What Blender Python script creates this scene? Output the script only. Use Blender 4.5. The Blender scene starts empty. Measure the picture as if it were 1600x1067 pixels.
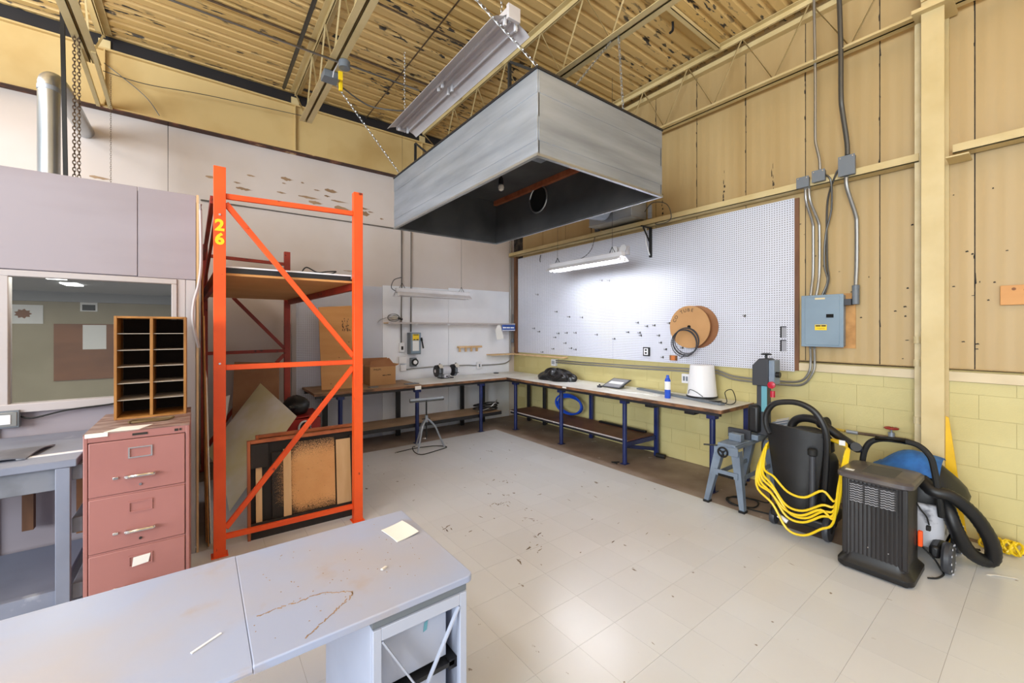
import bpy, bmesh, math, random
from mathutils import Vector, Matrix, Euler
random.seed(7)
sc = bpy.context.scene
COL = sc.collection
PI = math.pi

# ---------------------------------------------------------------- camera
cam_d = bpy.data.cameras.new('camera')
cam_d.sensor_width = 36.0
cam_d.lens = 645.0 / 1600.0 * 36.0
cam_d.shift_y = -18.5 / 1600.0
cam_d.clip_start = 0.02
cam = bpy.data.objects.new('camera', cam_d)
COL.objects.link(cam)
cam.location = (0, 0, 1.74)
cam.rotation_euler = (PI / 2, 0, -math.atan2(0.60449, 0.79661))
sc.camera = cam

# ---------------------------------------------------------------- light
sc.view_settings.view_transform = 'Standard'
sc.view_settings.look = 'None'
sc.view_settings.gamma = 1.0
sc.view_settings.use_curve_mapping = False
sc.view_settings.exposure = 0.90

world = bpy.data.worlds.new('room_ambient')
sc.world = world
world.use_nodes = True
bg = world.node_tree.nodes['Background']
bg.inputs['Color'].default_value = (0.90, 0.955, 1.0, 1)
bg.inputs['Strength'].default_value = 0.42

def area_light(name, loc, sx, sy, power, col, rot=(0, 0, 0)):
    l = bpy.data.lights.new(name, 'AREA')
    l.shape = 'RECTANGLE'; l.size = sx; l.size_y = sy
    l.energy = power; l.color = col
    o = bpy.data.objects.new(name, l)
    o.location = loc; o.rotation_euler = rot
    COL.objects.link(o)
    return o
# rows of ceiling fluorescent fixtures of the shop, all above or behind the camera
WARM = (0.985, 0.985, 1.0)
for n, (lx, ly, p) in enumerate([(-1.6, 1.6, 20), (-1.7, 4.6, 24), (-1.6, -1.8, 12), (1.0, 1.6, 2), (1.2, -2.4, 12), (3.4, 0.1, 1), (3.5, -3.3, 14)]):
    area_light('fluorescent_lamp', (lx, ly, 4.25), 0.35, 2.3, p, WARM)
    area_light('added_deck_fill', (lx, ly, 4.30), 0.30, 2.3, 22 if lx > -1.65 else 24, WARM, (PI, 0, 0))  # upward fill added to brighten the roof deck

# large unseen fill light added far to the left behind the camera
door = area_light('added_side_fill', (-8.6, -1.6, 3.0), 6.0, 3.6, 700, (0.87, 0.945, 1.0))  # door holds the added fill light
door.rotation_euler = Vector((0.86, 0.48, 0.02)).to_track_quat('-Z', 'Y').to_euler()  # aims the added fill into the room

# ---------------------------------------------------------------- helpers
def srgb(h):
    h = h.lstrip('#')
    o = []
    for i in (0, 2, 4):
        v = int(h[i:i + 2], 16) / 255.0
        o.append(v / 12.92 if v <= 0.04045 else ((v + 0.055) / 1.055) ** 2.4)
    return (*o, 1.0)

MATS = {}
def mat(name, base, rough=0.6, metal=0.0, c2=None, scale=4.0, lo=0.4, hi=0.65, stretch=(1, 1, 1), detail=4.0,
        spot=None, sscale=18.0, slo=0.66, shi=0.7, sstretch=(1, 1, 1), bump=0.0, bscale=60.0, rand=0.0,
        emit=None, estr=0.0, rvar=0.0, spec=0.5, world=False, band=False, dust=None, dlo=0.5, dhi=0.9):
    m = bpy.data.materials.new(name); m.use_nodes = True
    nt = m.node_tree; N = nt.nodes; L = nt.links
    b = N['Principled BSDF']
    b.inputs['Roughness'].default_value = rough
    b.inputs['Metallic'].default_value = metal
    b.inputs['Specular IOR Level'].default_value = spec
    tc = N.new('ShaderNodeTexCoord'); gpos = N.new('ShaderNodeNewGeometry')
    def noise(sc_, st, det=4.0):
        mp = N.new('ShaderNodeMapping'); mp.inputs['Scale'].default_value = st
        L.new(gpos.outputs['Position'] if world else tc.outputs['Object'], mp.inputs['Vector'])
        nz = N.new('ShaderNodeTexNoise'); nz.inputs['Scale'].default_value = sc_; nz.inputs['Detail'].default_value = det
        L.new(mp.outputs['Vector'], nz.inputs['Vector'])
        return nz.outputs['Fac']
    def ramp(fac, lo_, hi_):
        r = N.new('ShaderNodeMapRange'); r.inputs['From Min'].default_value = lo_; r.inputs['From Max'].default_value = hi_
        L.new(fac, r.inputs['Value']); return r.outputs['Result']
    def mix(f, a, bb, mode='MIX'):
        x = N.new('ShaderNodeMix'); x.data_type = 'RGBA'; x.blend_type = mode
        if isinstance(f, float): x.inputs['Factor'].default_value = f
        else: L.new(f, x.inputs['Factor'])
        for s, v in (('A', a), ('B', bb)):
            i = [q for q in x.inputs if q.name == s and q.type == 'RGBA'][0]
            if isinstance(v, tuple): i.default_value = v
            else: L.new(v, i)
        return [q for q in x.outputs if q.type == 'RGBA'][0]
    cur = srgb(base)
    if c2:
        cur = mix(ramp(noise(scale, stretch, detail), lo, hi), cur, srgb(c2))
    if spot:
        sf = ramp(noise(sscale, sstretch, 6.0), slo, shi)
        if band:      # flaking comes in larger areas
            mm = N.new('ShaderNodeMath'); mm.operation = 'MULTIPLY'; L.new(sf, mm.inputs[0])
            L.new(ramp(noise(1.5, (.32, 2.3, 1), 3.0), .475, .55), mm.inputs[1]); sf = mm.outputs[0]
        cur = mix(sf, cur, srgb(spot))
    if dust:      # dust lies on faces that look up
        g = N.new('ShaderNodeNewGeometry'); sp = N.new('ShaderNodeSeparateXYZ'); L.new(g.outputs['Normal'], sp.inputs[0])
        cur = mix(ramp(sp.outputs['Z'], dlo, dhi), cur, srgb(dust))
    if rand:
        oi = N.new('ShaderNodeObjectInfo')
        r = N.new('ShaderNodeMapRange'); r.inputs['To Min'].default_value = 1 - rand; r.inputs['To Max'].default_value = 1 + rand
        L.new(oi.outputs['Random'], r.inputs['Value'])
        cm = N.new('ShaderNodeCombineColor')
        for k in range(3): L.new(r.outputs['Result'], cm.inputs[k])
        cur = mix(1.0, cur, cm.outputs['Color'], 'MULTIPLY')
    if isinstance(cur, tuple): b.inputs['Base Color'].default_value = cur
    else: L.new(cur, b.inputs['Base Color'])
    if rvar:
        r = N.new('ShaderNodeMapRange'); r.inputs['From Min'].default_value = .3; r.inputs['From Max'].default_value = .7
        r.inputs['To Min'].default_value = max(0.02, rough - rvar); r.inputs['To Max'].default_value = rough + rvar
        L.new(noise(scale * 1.7, (1, 1, 1)), r.inputs['Value']); L.new(r.outputs['Result'], b.inputs['Roughness'])
    if bump:
        bp = N.new('ShaderNodeBump'); bp.inputs['Strength'].default_value = bump; bp.inputs['Distance'].default_value = 0.01
        L.new(noise(bscale, (1, 1, 1)), bp.inputs['Height']); L.new(bp.outputs['Normal'], b.inputs['Normal'])
    if emit:
        b.inputs['Emission Color'].default_value = srgb(emit); b.inputs['Emission Strength'].default_value = estr
    m['nt'] = 1
    MATS[name] = m
    return m

class MB:
    def __init__(s): s.v = []; s.f = []
    def add(s, vs, fs):
        o = len(s.v); s.v += [Vector(p) for p in vs]; s.f += [tuple(i + o for i in f) for f in fs]; return s
    BF = [(0, 3, 2, 1), (4, 5, 6, 7), (0, 1, 5, 4), (1, 2, 6, 5), (2, 3, 7, 6), (3, 0, 4, 7)]
    def box(s, x0, y0, z0, x1, y1, z1):
        return s.add([(x0, y0, z0), (x1, y0, z0), (x1, y1, z0), (x0, y1, z0), (x0, y0, z1), (x1, y0, z1), (x1, y1, z1), (x0, y1, z1)], s.BF)
    def obox(s, c, size, rot=(0, 0, 0)):
        R = Euler(rot).to_matrix() if not isinstance(rot, Matrix) else rot
        c = Vector(c); a, b, d = (q / 2 for q in size)
        return s.add([c + R @ Vector(p) for p in [(-a, -b, -d), (a, -b, -d), (a, b, -d), (-a, b, -d), (-a, -b, d), (a, -b, d), (a, b, d), (-a, b, d)]], s.BF)
    def bar(s, p0, p1, w, h, up=(0, 0, 1)):
        p0 = Vector(p0); p1 = Vector(p1); d = (p1 - p0).normalized(); up = Vector(up)
        x = d.cross(up)
        if x.length < 1e-4: x = d.cross(Vector((1, 0, 0)))
        x.normalize(); y = x.cross(d)
        q = []
        for p in (p0, p1):
            q += [p - x * w / 2 - y * h / 2, p + x * w / 2 - y * h / 2, p + x * w / 2 + y * h / 2, p - x * w / 2 + y * h / 2]
        return s.add(q, s.BF)
    def frame(s, d):
        d = Vector(d).normalized(); a = Vector((0, 0, 1)) if abs(d.z) < .95 else Vector((1, 0, 0))
        x = d.cross(a).normalized(); return x, x.cross(d).normalized()
    def cyl(s, p0, p1, r0, r1=None, n=14, cap=True):
        r1 = r0 if r1 is None else r1
        p0 = Vector(p0); p1 = Vector(p1); x, y = s.frame(p1 - p0)
        vs = []
        for p, r in ((p0, r0), (p1, r1)):
            vs += [p + x * r * math.cos(2 * PI * i / n) + y * r * math.sin(2 * PI * i / n) for i in range(n)]
        fs = [(i, (i + 1) % n, n + (i + 1) % n, n + i) for i in range(n)]
        if cap: fs += [tuple(range(n - 1, -1, -1)), tuple(range(n, 2 * n))]
        return s.add(vs, fs)
    def tube(s, pts, r, n=7, closed=False):
        pts = [Vector(p) for p in pts]; m = len(pts); vs = []; prev = None
        rr = r if isinstance(r, (list, tuple)) else [r] * m
        for i, p in enumerate(pts):
            if closed: d = pts[(i + 1) % m] - pts[i - 1]
            else: d = pts[min(i + 1, m - 1)] - pts[max(i - 1, 0)]
            if d.length < 1e-9: d = Vector((0, 0, 1))
            d.normalize()
            if prev is None: x, y = s.frame(d)
            else:
                x = prev - d * prev.dot(d)
                x = x.normalized() if x.length > 1e-6 else s.frame(d)[0]
                y = x.cross(d) * -1
                y = d.cross(x)
            prev = x
            vs += [p + x * rr[i] * math.cos(2 * PI * k / n) + y * rr[i] * math.sin(2 * PI * k / n) for k in range(n)]
        fs = []
        for i in range(m if closed else m - 1):
            j = (i + 1) % m
            fs += [(i * n + k, i * n + (k + 1) % n, j * n + (k + 1) % n, j * n + k) for k in range(n)]
        if not closed: fs += [tuple(range(n - 1, -1, -1)), tuple(range((m - 1) * n, m * n))]
        return s.add(vs, fs)
    def lathe(s, prof, c=(0, 0, 0), axis=(0, 0, 1), n=20, close=True):
        c = Vector(c); ax = Vector(axis).normalized(); x, y = s.frame(ax); vs = []
        for r, h in prof:
            vs += [c + ax * h + x * r * math.cos(2 * PI * k / n) + y * r * math.sin(2 * PI * k / n) for k in range(n)]
        fs = []
        for i in range(len(prof) - 1):
            fs += [(i * n + k, i * n + (k + 1) % n, (i + 1) * n + (k + 1) % n, (i + 1) * n + k) for k in range(n)]
        if close: fs += [tuple(range(n - 1, -1, -1)), tuple(range((len(prof) - 1) * n, len(prof) * n))]
        return s.add(vs, fs)
    def prism(s, poly, off):
        n = len(poly); off = Vector(off); p = [Vector(q) for q in poly]
        return s.add(p + [q + off for q in p], [tuple(range(n - 1, -1, -1)), tuple(range(n, 2 * n))] + [(i, (i + 1) % n, n + (i + 1) % n, n + i) for i in range(n)])
    def grid(s, fn, nu, nv, thick=None):
        vs = [Vector(fn(i / nu, j / nv)) for j in range(nv + 1) for i in range(nu + 1)]
        fs = [(j * (nu + 1) + i, j * (nu + 1) + i + 1, (j + 1) * (nu + 1) + i + 1, (j + 1) * (nu + 1) + i) for j in range(nv) for i in range(nu)]
        if thick:
            t = Vector(thick); k = len(vs); vs += [q + t for q in vs]
            fs += [tuple(reversed([i + k for i in f])) for f in fs]
            W = nu + 1
            bd = [i for i in range(nu)] + [j * W + nu for j in range(nv)] + [nv * W + i for i in range(nu, 0, -1)] + [j * W for j in range(nv, 0, -1)]
            for q in range(len(bd)):
                a, b_ = bd[q], bd[(q + 1) % len(bd)]
                fs.append((a, b_, b_ + k, a + k))
        return s.add(vs, fs)
    def rbox(s, x0, y0, z0, x1, y1, z1, r, seg=4):     # box with rounded vertical edges
        poly = rrect(x0, y0, x1, y1, r, seg)
        return s.prism([(x, y, z0) for x, y in poly], (0, 0, z1 - z0))
    def mesh(s, name, off=Vector((0, 0, 0)), sharp=35):
        me = bpy.data.meshes.new(name)
        me.from_pydata([p - off for p in s.v], [], s.f)
        bm = bmesh.new(); bm.from_mesh(me)
        bmesh.ops.recalc_face_normals(bm, faces=bm.faces)
        bm.to_mesh(me); bm.free()
        me.polygons.foreach_set('use_smooth', [True] * len(me.polygons))
        me.set_sharp_from_angle(angle=math.radians(sharp))
        me.update()
        return me
    def build(s, name, m, parent=None, local=False, bevel=0.0, bseg=2, sharp=35, origin=None, kind=None):
        if parent is not None:
            off = Vector((0, 0, 0)) if local else wloc(parent)
            me = s.mesh(name, off, sharp); o = bpy.data.objects.new(name, me); o.parent = parent
        else:
            if origin is None:
                xs = [p.x for p in s.v]; ys = [p.y for p in s.v]; zs = [p.z for p in s.v]
                origin = ((min(xs) + max(xs)) / 2, (min(ys) + max(ys)) / 2, min(zs))
            origin = Vector(origin)
            me = s.mesh(name, origin, sharp); o = bpy.data.objects.new(name, me); o.location = origin
        me.materials.append(MATS[m] if isinstance(m, str) else m)
        COL.objects.link(o)
        if bevel:
            bv = o.modifiers.new('bevel', 'BEVEL'); bv.width = bevel; bv.segments = bseg; bv.limit_method = 'ANGLE'; bv.angle_limit = math.radians(40)
        if kind: o['kind'] = kind
        return o

def rrect(x0, y0, x1, y1, r, seg=4):
    out = []
    for cx, cy, a0 in ((x1 - r, y0 + r, -PI / 2), (x1 - r, y1 - r, 0), (x0 + r, y1 - r, PI / 2), (x0 + r, y0 + r, PI)):
        for i in range(seg + 1):
            a = a0 + PI / 2 * i / seg
            out.append((cx + r * math.cos(a), cy + r * math.sin(a)))
    return out

def wloc(o):
    l = Vector((0, 0, 0))
    while o is not None:
        l = l + o.location; o = o.parent
    return l

def tag(o, label, cat, group=None):
    o['label'] = label; o['category'] = cat
    if group: o['group'] = group
    return o

def thing(name, label, cat, loc=(0, 0, 0), rotz=0.0, group=None):
    o = bpy.data.objects.new(name, None); COL.objects.link(o)
    o.empty_display_size = 0.1; o.location = loc; o.rotation_euler = (0, 0, rotz)
    return tag(o, label, cat, group)

def dup(root, loc=None, rotz=None, label=None):
    r = root.copy(); COL.objects.link(r)
    if loc is not None: r.location = loc
    if rotz is not None: r.rotation_euler = (0, 0, rotz)
    if label: r['label'] = label
    for ch in root.children:
        c = ch.copy(); COL.objects.link(c); c.parent = r
        for g in ch.children:
            d = g.copy(); COL.objects.link(d); d.parent = c
    return r

def struct(o, label=None):
    o['kind'] = 'structure'
    if label: o['label'] = label
    return o

def spline(pts, n=8, closed=False):
    P = [Vector(p) for p in pts]; m = len(P); out = []
    rng = range(m if closed else m - 1)
    for i in rng:
        if closed: a, b, c, d = P[i - 1], P[i], P[(i + 1) % m], P[(i + 2) % m]
        else: a, b, c, d = P[max(i - 1, 0)], P[i], P[i + 1], P[min(i + 2, m - 1)]
        for k in range(n):
            t = k / n
            out.append(0.5 * ((2 * b) + (c - a) * t + (2 * a - 5 * b + 4 * c - d) * t * t + (3 * b - a - 3 * c + d) * t ** 3))
    if not closed: out.append(P[-1])
    return out

def text_mesh(body, size, name, m, parent, loc, right, up, local=False, extrude=0.0006, spacing=1.0, embolden=0.0):
    """flat lettering laid in the plane spanned by right/up, centred at loc"""
    cu = bpy.data.curves.new(name, 'FONT'); cu.body = body; cu.size = size; cu.align_x = 'CENTER'; cu.align_y = 'CENTER'; cu.extrude = extrude
    cu.space_character = spacing; cu.offset = embolden; cu.resolution_u = 3
    to = bpy.data.objects.new(name, cu); COL.objects.link(to)
    bpy.context.view_layer.update()
    me = bpy.data.meshes.new_from_object(to.evaluated_get(bpy.context.evaluated_depsgraph_get()))
    bpy.data.objects.remove(to); 
    R = Vector(right).normalized(); U = Vector(up).normalized(); Nn = R.cross(U)
    off = Vector((0, 0, 0)) if local else (wloc(parent) if parent is not None else Vector((0, 0, 0)))
    M4 = Matrix(((R.x, U.x, Nn.x, loc[0] - off.x), (R.y, U.y, Nn.y, loc[1] - off.y), (R.z, U.z, Nn.z, loc[2] - off.z), (0, 0, 0, 1)))
    me.transform(M4); me.materials.clear(); me.materials.append(MATS[m])
    o = bpy.data.objects.new(name, me); COL.objects.link(o)
    if parent is not None: o.parent = parent
    return o

# ---------------------------------------------------------------- materials
mat('plaster_wall', '#d3c8c2', .75, c2='#cabcb1', scale=.9, lo=.45, hi=.75, bump=.05, bscale=25)
mat('cream_steel', '#d3bf8e', .5, c2='#c6b07c', scale=2.2, bump=.03)
mat('girder_paint', '#cfb57e', .5, c2='#c0a26a', scale=1.5, lo=.45, hi=.7, bump=.04, bscale=30)
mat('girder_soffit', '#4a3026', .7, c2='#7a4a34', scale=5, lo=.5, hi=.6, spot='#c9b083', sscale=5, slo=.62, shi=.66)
mat('deck_paint', '#d6b67a', .6, c2='#c8a666', scale=.8, stretch=(.4, 2, 1), spot='#3a3633', sscale=15, slo=.565, shi=.60, sstretch=(.42, 1.5, 1), bump=.05, world=True, band=True)
mat('metal_panel', '#b99f70', .5, c2='#af9362', scale=1.1, world=True, stretch=(1, 3, .25), lo=.4, hi=.7, rand=.03)
mat('peeled_seam', '#1d1a18', .8, c2='#4a3f33', scale=12)
mat('block_paint', '#ccc088', .55, c2='#c4b67c', scale=1.5, world=True, rand=.012, bump=.12, bscale=90)
mat('mortar_paint', '#bdae76', .7)
mat('sill_paint', '#d9c9a8', .55, c2='#cdbb98', scale=3)
mat('concrete_floor', '#7d6a5f', .6, c2='#988779', scale=2.3, lo=.38, hi=.68, spot='#b8aca0', sscale=7, slo=.66, shi=.74, bump=.1, bscale=40)
mat('vinyl_tile', '#d2d6dc', .26, c2='#cfcdcc', scale=.7, lo=.3, hi=.8, world=True, spot='#7d7064', sscale=14, slo=.705, shi=.735, sstretch=(1, .6, 1), rand=.022)
mat('white_board', '#eef0f6', .5, c2='#e2e4ec', scale=1.4, lo=.45, hi=.8)
mat('plywood_white', '#9f969d', .65, c2='#978d92', scale=1.2, stretch=(.6, 1, 2.5), spot='#8e8078', sscale=9, slo=.76, shi=.79, sstretch=(.5, 1, 2))
mat('wood_white_trim', '#b8b0b0', .55, c2='#b4aba8', scale=3)
mat('plywood', '#d29a5e', .6, c2='#c58a4c', scale=2.2, stretch=(.5, 1, 3.0), lo=.35, hi=.7)
mat('plywood_edge', '#c99456', .6, c2='#a97840', scale=8)
mat('old_wood', '#8c5a36', .65, c2='#6d4325', scale=3, stretch=(.4, 3, 1))
mat('galvanised', '#aab2be', .42, .45, c2='#8b939f', scale=2.6, stretch=(.35, .35, 3.2), lo=.35, hi=.72, rvar=.07)
mat('galvanised_bright', '#b9bcbe', .32, .85, c2='#a5a8aa', scale=2)
mat('hood_inside', '#5a5b5c', .6, .35, c2='#4a4b4c', scale=2)
mat('conduit', '#a2a19e', .35, .8)
mat('dark_conduit', '#5d5c59', .4, .6)
mat('white_enamel', '#dddadd', .35, c2='#cfcbcf', scale=2)
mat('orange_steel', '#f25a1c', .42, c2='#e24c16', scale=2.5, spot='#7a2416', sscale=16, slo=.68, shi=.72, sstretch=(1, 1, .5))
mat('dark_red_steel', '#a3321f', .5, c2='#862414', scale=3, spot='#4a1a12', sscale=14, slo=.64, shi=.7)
mat('navy_steel', '#1d2a60', .4, c2='#16204a', scale=4)
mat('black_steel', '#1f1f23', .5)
mat('black_plastic', '#121214', .45, c2='#18181a', scale=6)
mat('matte_black', '#151515', .7)
mat('bench_edge', '#8f6342', .6, c2='#4c3526', scale=7, stretch=(1, 1, 3))
mat('bench_white', '#dfe0dc', .38, c2='#c8c3ba', scale=2.2, lo=.42, hi=.75, spot='#8a7a6a', sscale=6, slo=.7, shi=.76)
mat('shelf_ply', '#a88a6a', .65, c2='#8a6c50', scale=3, stretch=(.4, 1.5, 1))
mat('shelf_brown', '#6d4638', .6, c2='#573528', scale=3, lo=.4, hi=.7)
mat('desk_laminate', '#a3aecb', .42, c2='#adabb4', scale=1.6, lo=.36, hi=.60, spot='#aa9a92', sscale=3.0, slo=.59, shi=.72, bump=.02)
mat('desk_metal', '#b3bacd', .35, c2='#a9b0c4', scale=2)
mat('cabinet_rose', '#aa726c', .42, c2='#9e6862', scale=1.8, lo=.4, hi=.7)
mat('cabinet_top', '#7a5a52', .6, c2='#a08880', scale=6, lo=.45, hi=.6, stretch=(1, 3, 1))
mat('chrome', '#d6d2cf', .22, .95)
mat('oak', '#b07a3c', .5, c2='#8f5e2a', scale=5, stretch=(2, 2, .5))
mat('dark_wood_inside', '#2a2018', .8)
mat('shelf_board_grey', '#a79c90', .7)
mat('grey_paint_wood', '#858a9c', .55, c2='#757989', scale=2.5, lo=.4, hi=.7, spot='#a5a8b4', sscale=7, slo=.66, shi=.75)
mat('grey_block_wood', '#7d7f88', .6, c2='#5f6168', scale=5)
mat('paper', '#ece8e2', .8)
mat('cardboard', '#b98c5c', .75, c2='#ad8050', scale=2)
mat('cardboard_dark', '#9a6a45', .75, c2='#8c5c3a', scale=3)
mat('red_paint', '#a5231c', .4, c2='#8c1a14', scale=4)
mat('yellow_paint', '#e8b800', .45, c2='#d6a600', scale=3)
mat('yellow_rubber', '#e8c61c', .4)
mat('yellow_sticker', '#f2cc18', .5)
mat('ink', '#2a2420', .7)
mat('grey_ink', '#8b8b90', .7)
mat('blue_sign', '#1f4a9c', .5)
mat('grey_box_paint', '#8296a6', .38, c2='#7a8d9d', scale=2)
mat('grey_box_dark', '#6d747c', .45)
mat('saw_grey', '#7d8b9c', .4, c2='#6c7888', scale=5)
mat('saw_dark', '#3a3c42', .45)
mat('cyan_strip', '#69a6b4', .4)
mat('red_plastic', '#b81c34', .35)
mat('orange_plastic', '#ff5a1c', .4)
mat('blue_plastic', '#1d4fc4', .35)
mat('blue_fabric', '#2f6fb8', .7, c2='#235a9c', scale=14)
mat('white_plastic', '#e6e6ea', .4)
mat('dirty_white', '#c2c3cb', .5, c2='#6f7078', scale=9, lo=.55, hi=.66)
mat('heater_body', '#211e20', .42, c2='#1a1819', scale=4)
mat('heater_lid', '#4b464a', .32, c2='#6e675f', scale=5, lo=.5, hi=.75)
mat('heater_grille', '#9a9aa0', .5)
mat('black_bag', '#141416', .2, bump=.9, bscale=26)
mat('translucent_sheet', '#ded7aa', .35, c2='#f4f2ee', scale=1.3, lo=.42, hi=.6)
mat('stain_black', '#1b1512', .6, c2='#2a211b', scale=4)
mat('sprayed_ply', '#e0ab72', .6, c2='#cf955a', scale=2, spot='#2a2018', sscale=40, slo=.7, shi=.74)
mat('pale_wood', '#dcb98c', .6, c2='#cfa878', scale=3, stretch=(3, 3, .5))
mat('orange_wood', '#b5643a', .55, c2='#9c5430', scale=4, stretch=(2, 2, .6))
mat('brass_wood_beam', '#a55e3c', .6, c2='#8a4a2c', scale=4, stretch=(.5, 2, 2))
mat('brown_post', '#7a5236', .6, c2='#5f3d26', scale=5, stretch=(2, 2, .4))
mat('rust_pipe', '#7a6650', .55, c2='#4c3a2c', scale=8)
mat('red_valve', '#9c2a2a', .45)
mat('hose_yellow', '#c8a93c', .5)
mat('cream_pipe', '#d8c8a0', .5, c2='#cbb98c', scale=6)
mat('ceiling_grey', '#9fa0a2', .8)
mat('office_wall', '#a89e86', .8, c2='#988e76', scale=1.5)
mat('photo_white', '#e8e8e6', .7)
mat('tube_light', '#ffffff', .4, emit='#f4f8ff', estr=24.0)
mat('office_lamp', '#ffffff', .4, emit='#ffffff', estr=5.0)
mat('bulb_glass', '#cfcac0', .15)
mat('silver_tape', '#d6d6dc', .4)
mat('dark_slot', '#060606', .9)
mat('slot_grey', '#9b9ba3', .6)
mat('grey_cloth', '#77777f', .7, c2='#5f5f68', scale=7)
mat('orange_print', '#c9743c', .5)
mat('rope', '#6b5636', .8)

def finish_special():
    # window glass
    m = bpy.data.materials.new('window_glass'); m.use_nodes = True; MATS['window_glass'] = m
    nt = m.node_tree; N = nt.nodes; L = nt.links
    for n in list(N):
        if n.type == 'BSDF_PRINCIPLED': N.remove(n)
    out = [n for n in N if n.type == 'OUTPUT_MATERIAL'][0]
    tr = N.new('ShaderNodeBsdfTransparent'); tr.inputs['Color'].default_value = (.93, .94, .92, 1)
    gl = N.new('ShaderNodeBsdfGlossy'); gl.inputs['Roughness'].default_value = .03
    fr = N.new('ShaderNodeFresnel'); fr.inputs['IOR'].default_value = 1.5
    mx = N.new('ShaderNodeMixShader')
    L.new(fr.outputs[0], mx.inputs[0]); L.new(tr.outputs[0], mx.inputs[1]); L.new(gl.outputs[0], mx.inputs[2]); L.new(mx.outputs[0], out.inputs[0])
    # perforated hardboard: quarter inch holes on a one inch grid (board lies in object XZ or YZ plane)
    for nm, ax in (('pegboard_x', 0), ('pegboard_y', 1)):
        m = mat(nm, '#d6d8e4', .5, c2='#cdced9', scale=1.2, lo=.45, hi=.8)
        nt = m.node_tree; N = nt.nodes; L = nt.links; b = N['Principled BSDF']
        src = b.inputs['Base Color'].links[0].from_socket
        tc = [n for n in N if n.type == 'TEX_COORD'][0]
        sp = N.new('ShaderNodeSeparateXYZ'); L.new(tc.outputs['Object'], sp.inputs[0])
        sq = []
        for a in (ax, 2):
            d = N.new('ShaderNodeMath'); d.operation = 'DIVIDE'; d.inputs[1].default_value = .0254; L.new(sp.outputs[a], d.inputs[0])
            f = N.new('ShaderNodeMath'); f.operation = 'FRACT'; L.new(d.outputs[0], f.inputs[0])
            s_ = N.new('ShaderNodeMath'); s_.operation = 'SUBTRACT'; s_.inputs[1].default_value = .5; L.new(f.outputs[0], s_.inputs[0])
            p = N.new('ShaderNodeMath'); p.operation = 'MULTIPLY'; L.new(s_.outputs[0], p.inputs[0]); L.new(s_.outputs[0], p.inputs[1]); sq.append(p)
        ad = N.new('ShaderNodeMath'); ad.operation = 'ADD'; L.new(sq[0].outputs[0], ad.inputs[0]); L.new(sq[1].outputs[0], ad.inputs[1])
        lt = N.new('ShaderNodeMath'); lt.operation = 'LESS_THAN'; lt.inputs[1].default_value = .21 ** 2; L.new(ad.outputs[0], lt.inputs[0])
        mx = N.new('ShaderNodeMix'); mx.data_type = 'RGBA'; L.new(lt.outputs[0], mx.inputs['Factor'])
        A = [q for q in mx.inputs if q.name == 'A' and q.type == 'RGBA'][0]; B = [q for q in mx.inputs if q.name == 'B' and q.type == 'RGBA'][0]
        L.new(src, A); B.default_value = srgb('#4a464c'); L.new([q for q in mx.outputs if q.type == 'RGBA'][0], b.inputs['Base Color'])
finish_special()
# overspray on the plywood panel: black paint dots thick at the masked ends
def overspray():
    m = MATS['sprayed_ply']; nt = m.node_tree; N = nt.nodes; L = nt.links; b = N['Principled BSDF']
    src = b.inputs['Base Color'].links[0].from_socket
    tc = [n for n in N if n.type == 'TEX_COORD'][0]
    sp = N.new('ShaderNodeSeparateXYZ'); L.new(tc.outputs['Object'], sp.inputs[0])
    nz = N.new('ShaderNodeTexNoise'); nz.inputs['Scale'].default_value = 240; nz.inputs['Detail'].default_value = 3; L.new(tc.outputs['Object'], nz.inputs['Vector'])
    tot = nz.outputs['Fac']
    for ax, a, c, k in ((2, .56, .80, .42), (2, .26, .12, .28), (0, -.06, -.30, .5)):
        r = N.new('ShaderNodeMapRange'); r.inputs['From Min'].default_value = a; r.inputs['From Max'].default_value = c; r.inputs['To Max'].default_value = k
        L.new(sp.outputs[ax], r.inputs['Value'])
        ad = N.new('ShaderNodeMath'); ad.operation = 'ADD'; L.new(tot, ad.inputs[0]); L.new(r.outputs['Result'], ad.inputs[1]); tot = ad.outputs[0]
    r = N.new('ShaderNodeMapRange'); r.inputs['From Min'].default_value = .66; r.inputs['From Max'].default_value = .78; L.new(tot, r.inputs['Value'])
    mx = N.new('ShaderNodeMix'); mx.data_type = 'RGBA'; L.new(r.outputs['Result'], mx.inputs['Factor'])
    A = [q for q in mx.inputs if q.name == 'A' and q.type == 'RGBA'][0]; B = [q for q in mx.inputs if q.name == 'B' and q.type == 'RGBA'][0]
    L.new(src, A); B.default_value = srgb('#1d1712'); L.new([q for q in mx.outputs if q.type == 'RGBA'][0], b.inputs['Base Color'])
overspray()

# ================================================================ STRUCTURE
# ---- floor: bare concrete slab, vinyl tiles laid on it
floor = struct(MB().box(-4, -5, -.12, 5.3, 6.9, -.003).build('floor', 'concrete_floor', origin=(0, 0, 0)), 'shop floor of worn beige vinyl tiles with a bare concrete strip by the benches')
TP = .3085
def visible(x, y):
    f = x * .60449 + y * .79661
    if f < .3: return None
    r = (x * .79661 - y * .60449) / f
    v = 533.5 - 18.5 + 645 * 1.74 / f
    u = 800 + 645 * r
    return f if (-60 < u < 1660 and v < 1140) else None
tile_me = MB().box(-TP / 2 + .0006, -TP / 2 + .0006, -.003, TP / 2 - .0006, TP / 2 - .0006, 0).mesh('tile')
tile_me.materials.append(MATS['vinyl_tile'])
cells = []
for i in range(-18, 13):
    for j in range(-14, 16):
        cx, cy = 1.969 + (i + .5) * TP, 1.894 + (j + .5) * TP
        if cx > 5.0 or cy > 6.0: continue
        if cx > 4.0 and cy > 1.1: continue
        cells.append((cx, cy))
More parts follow.
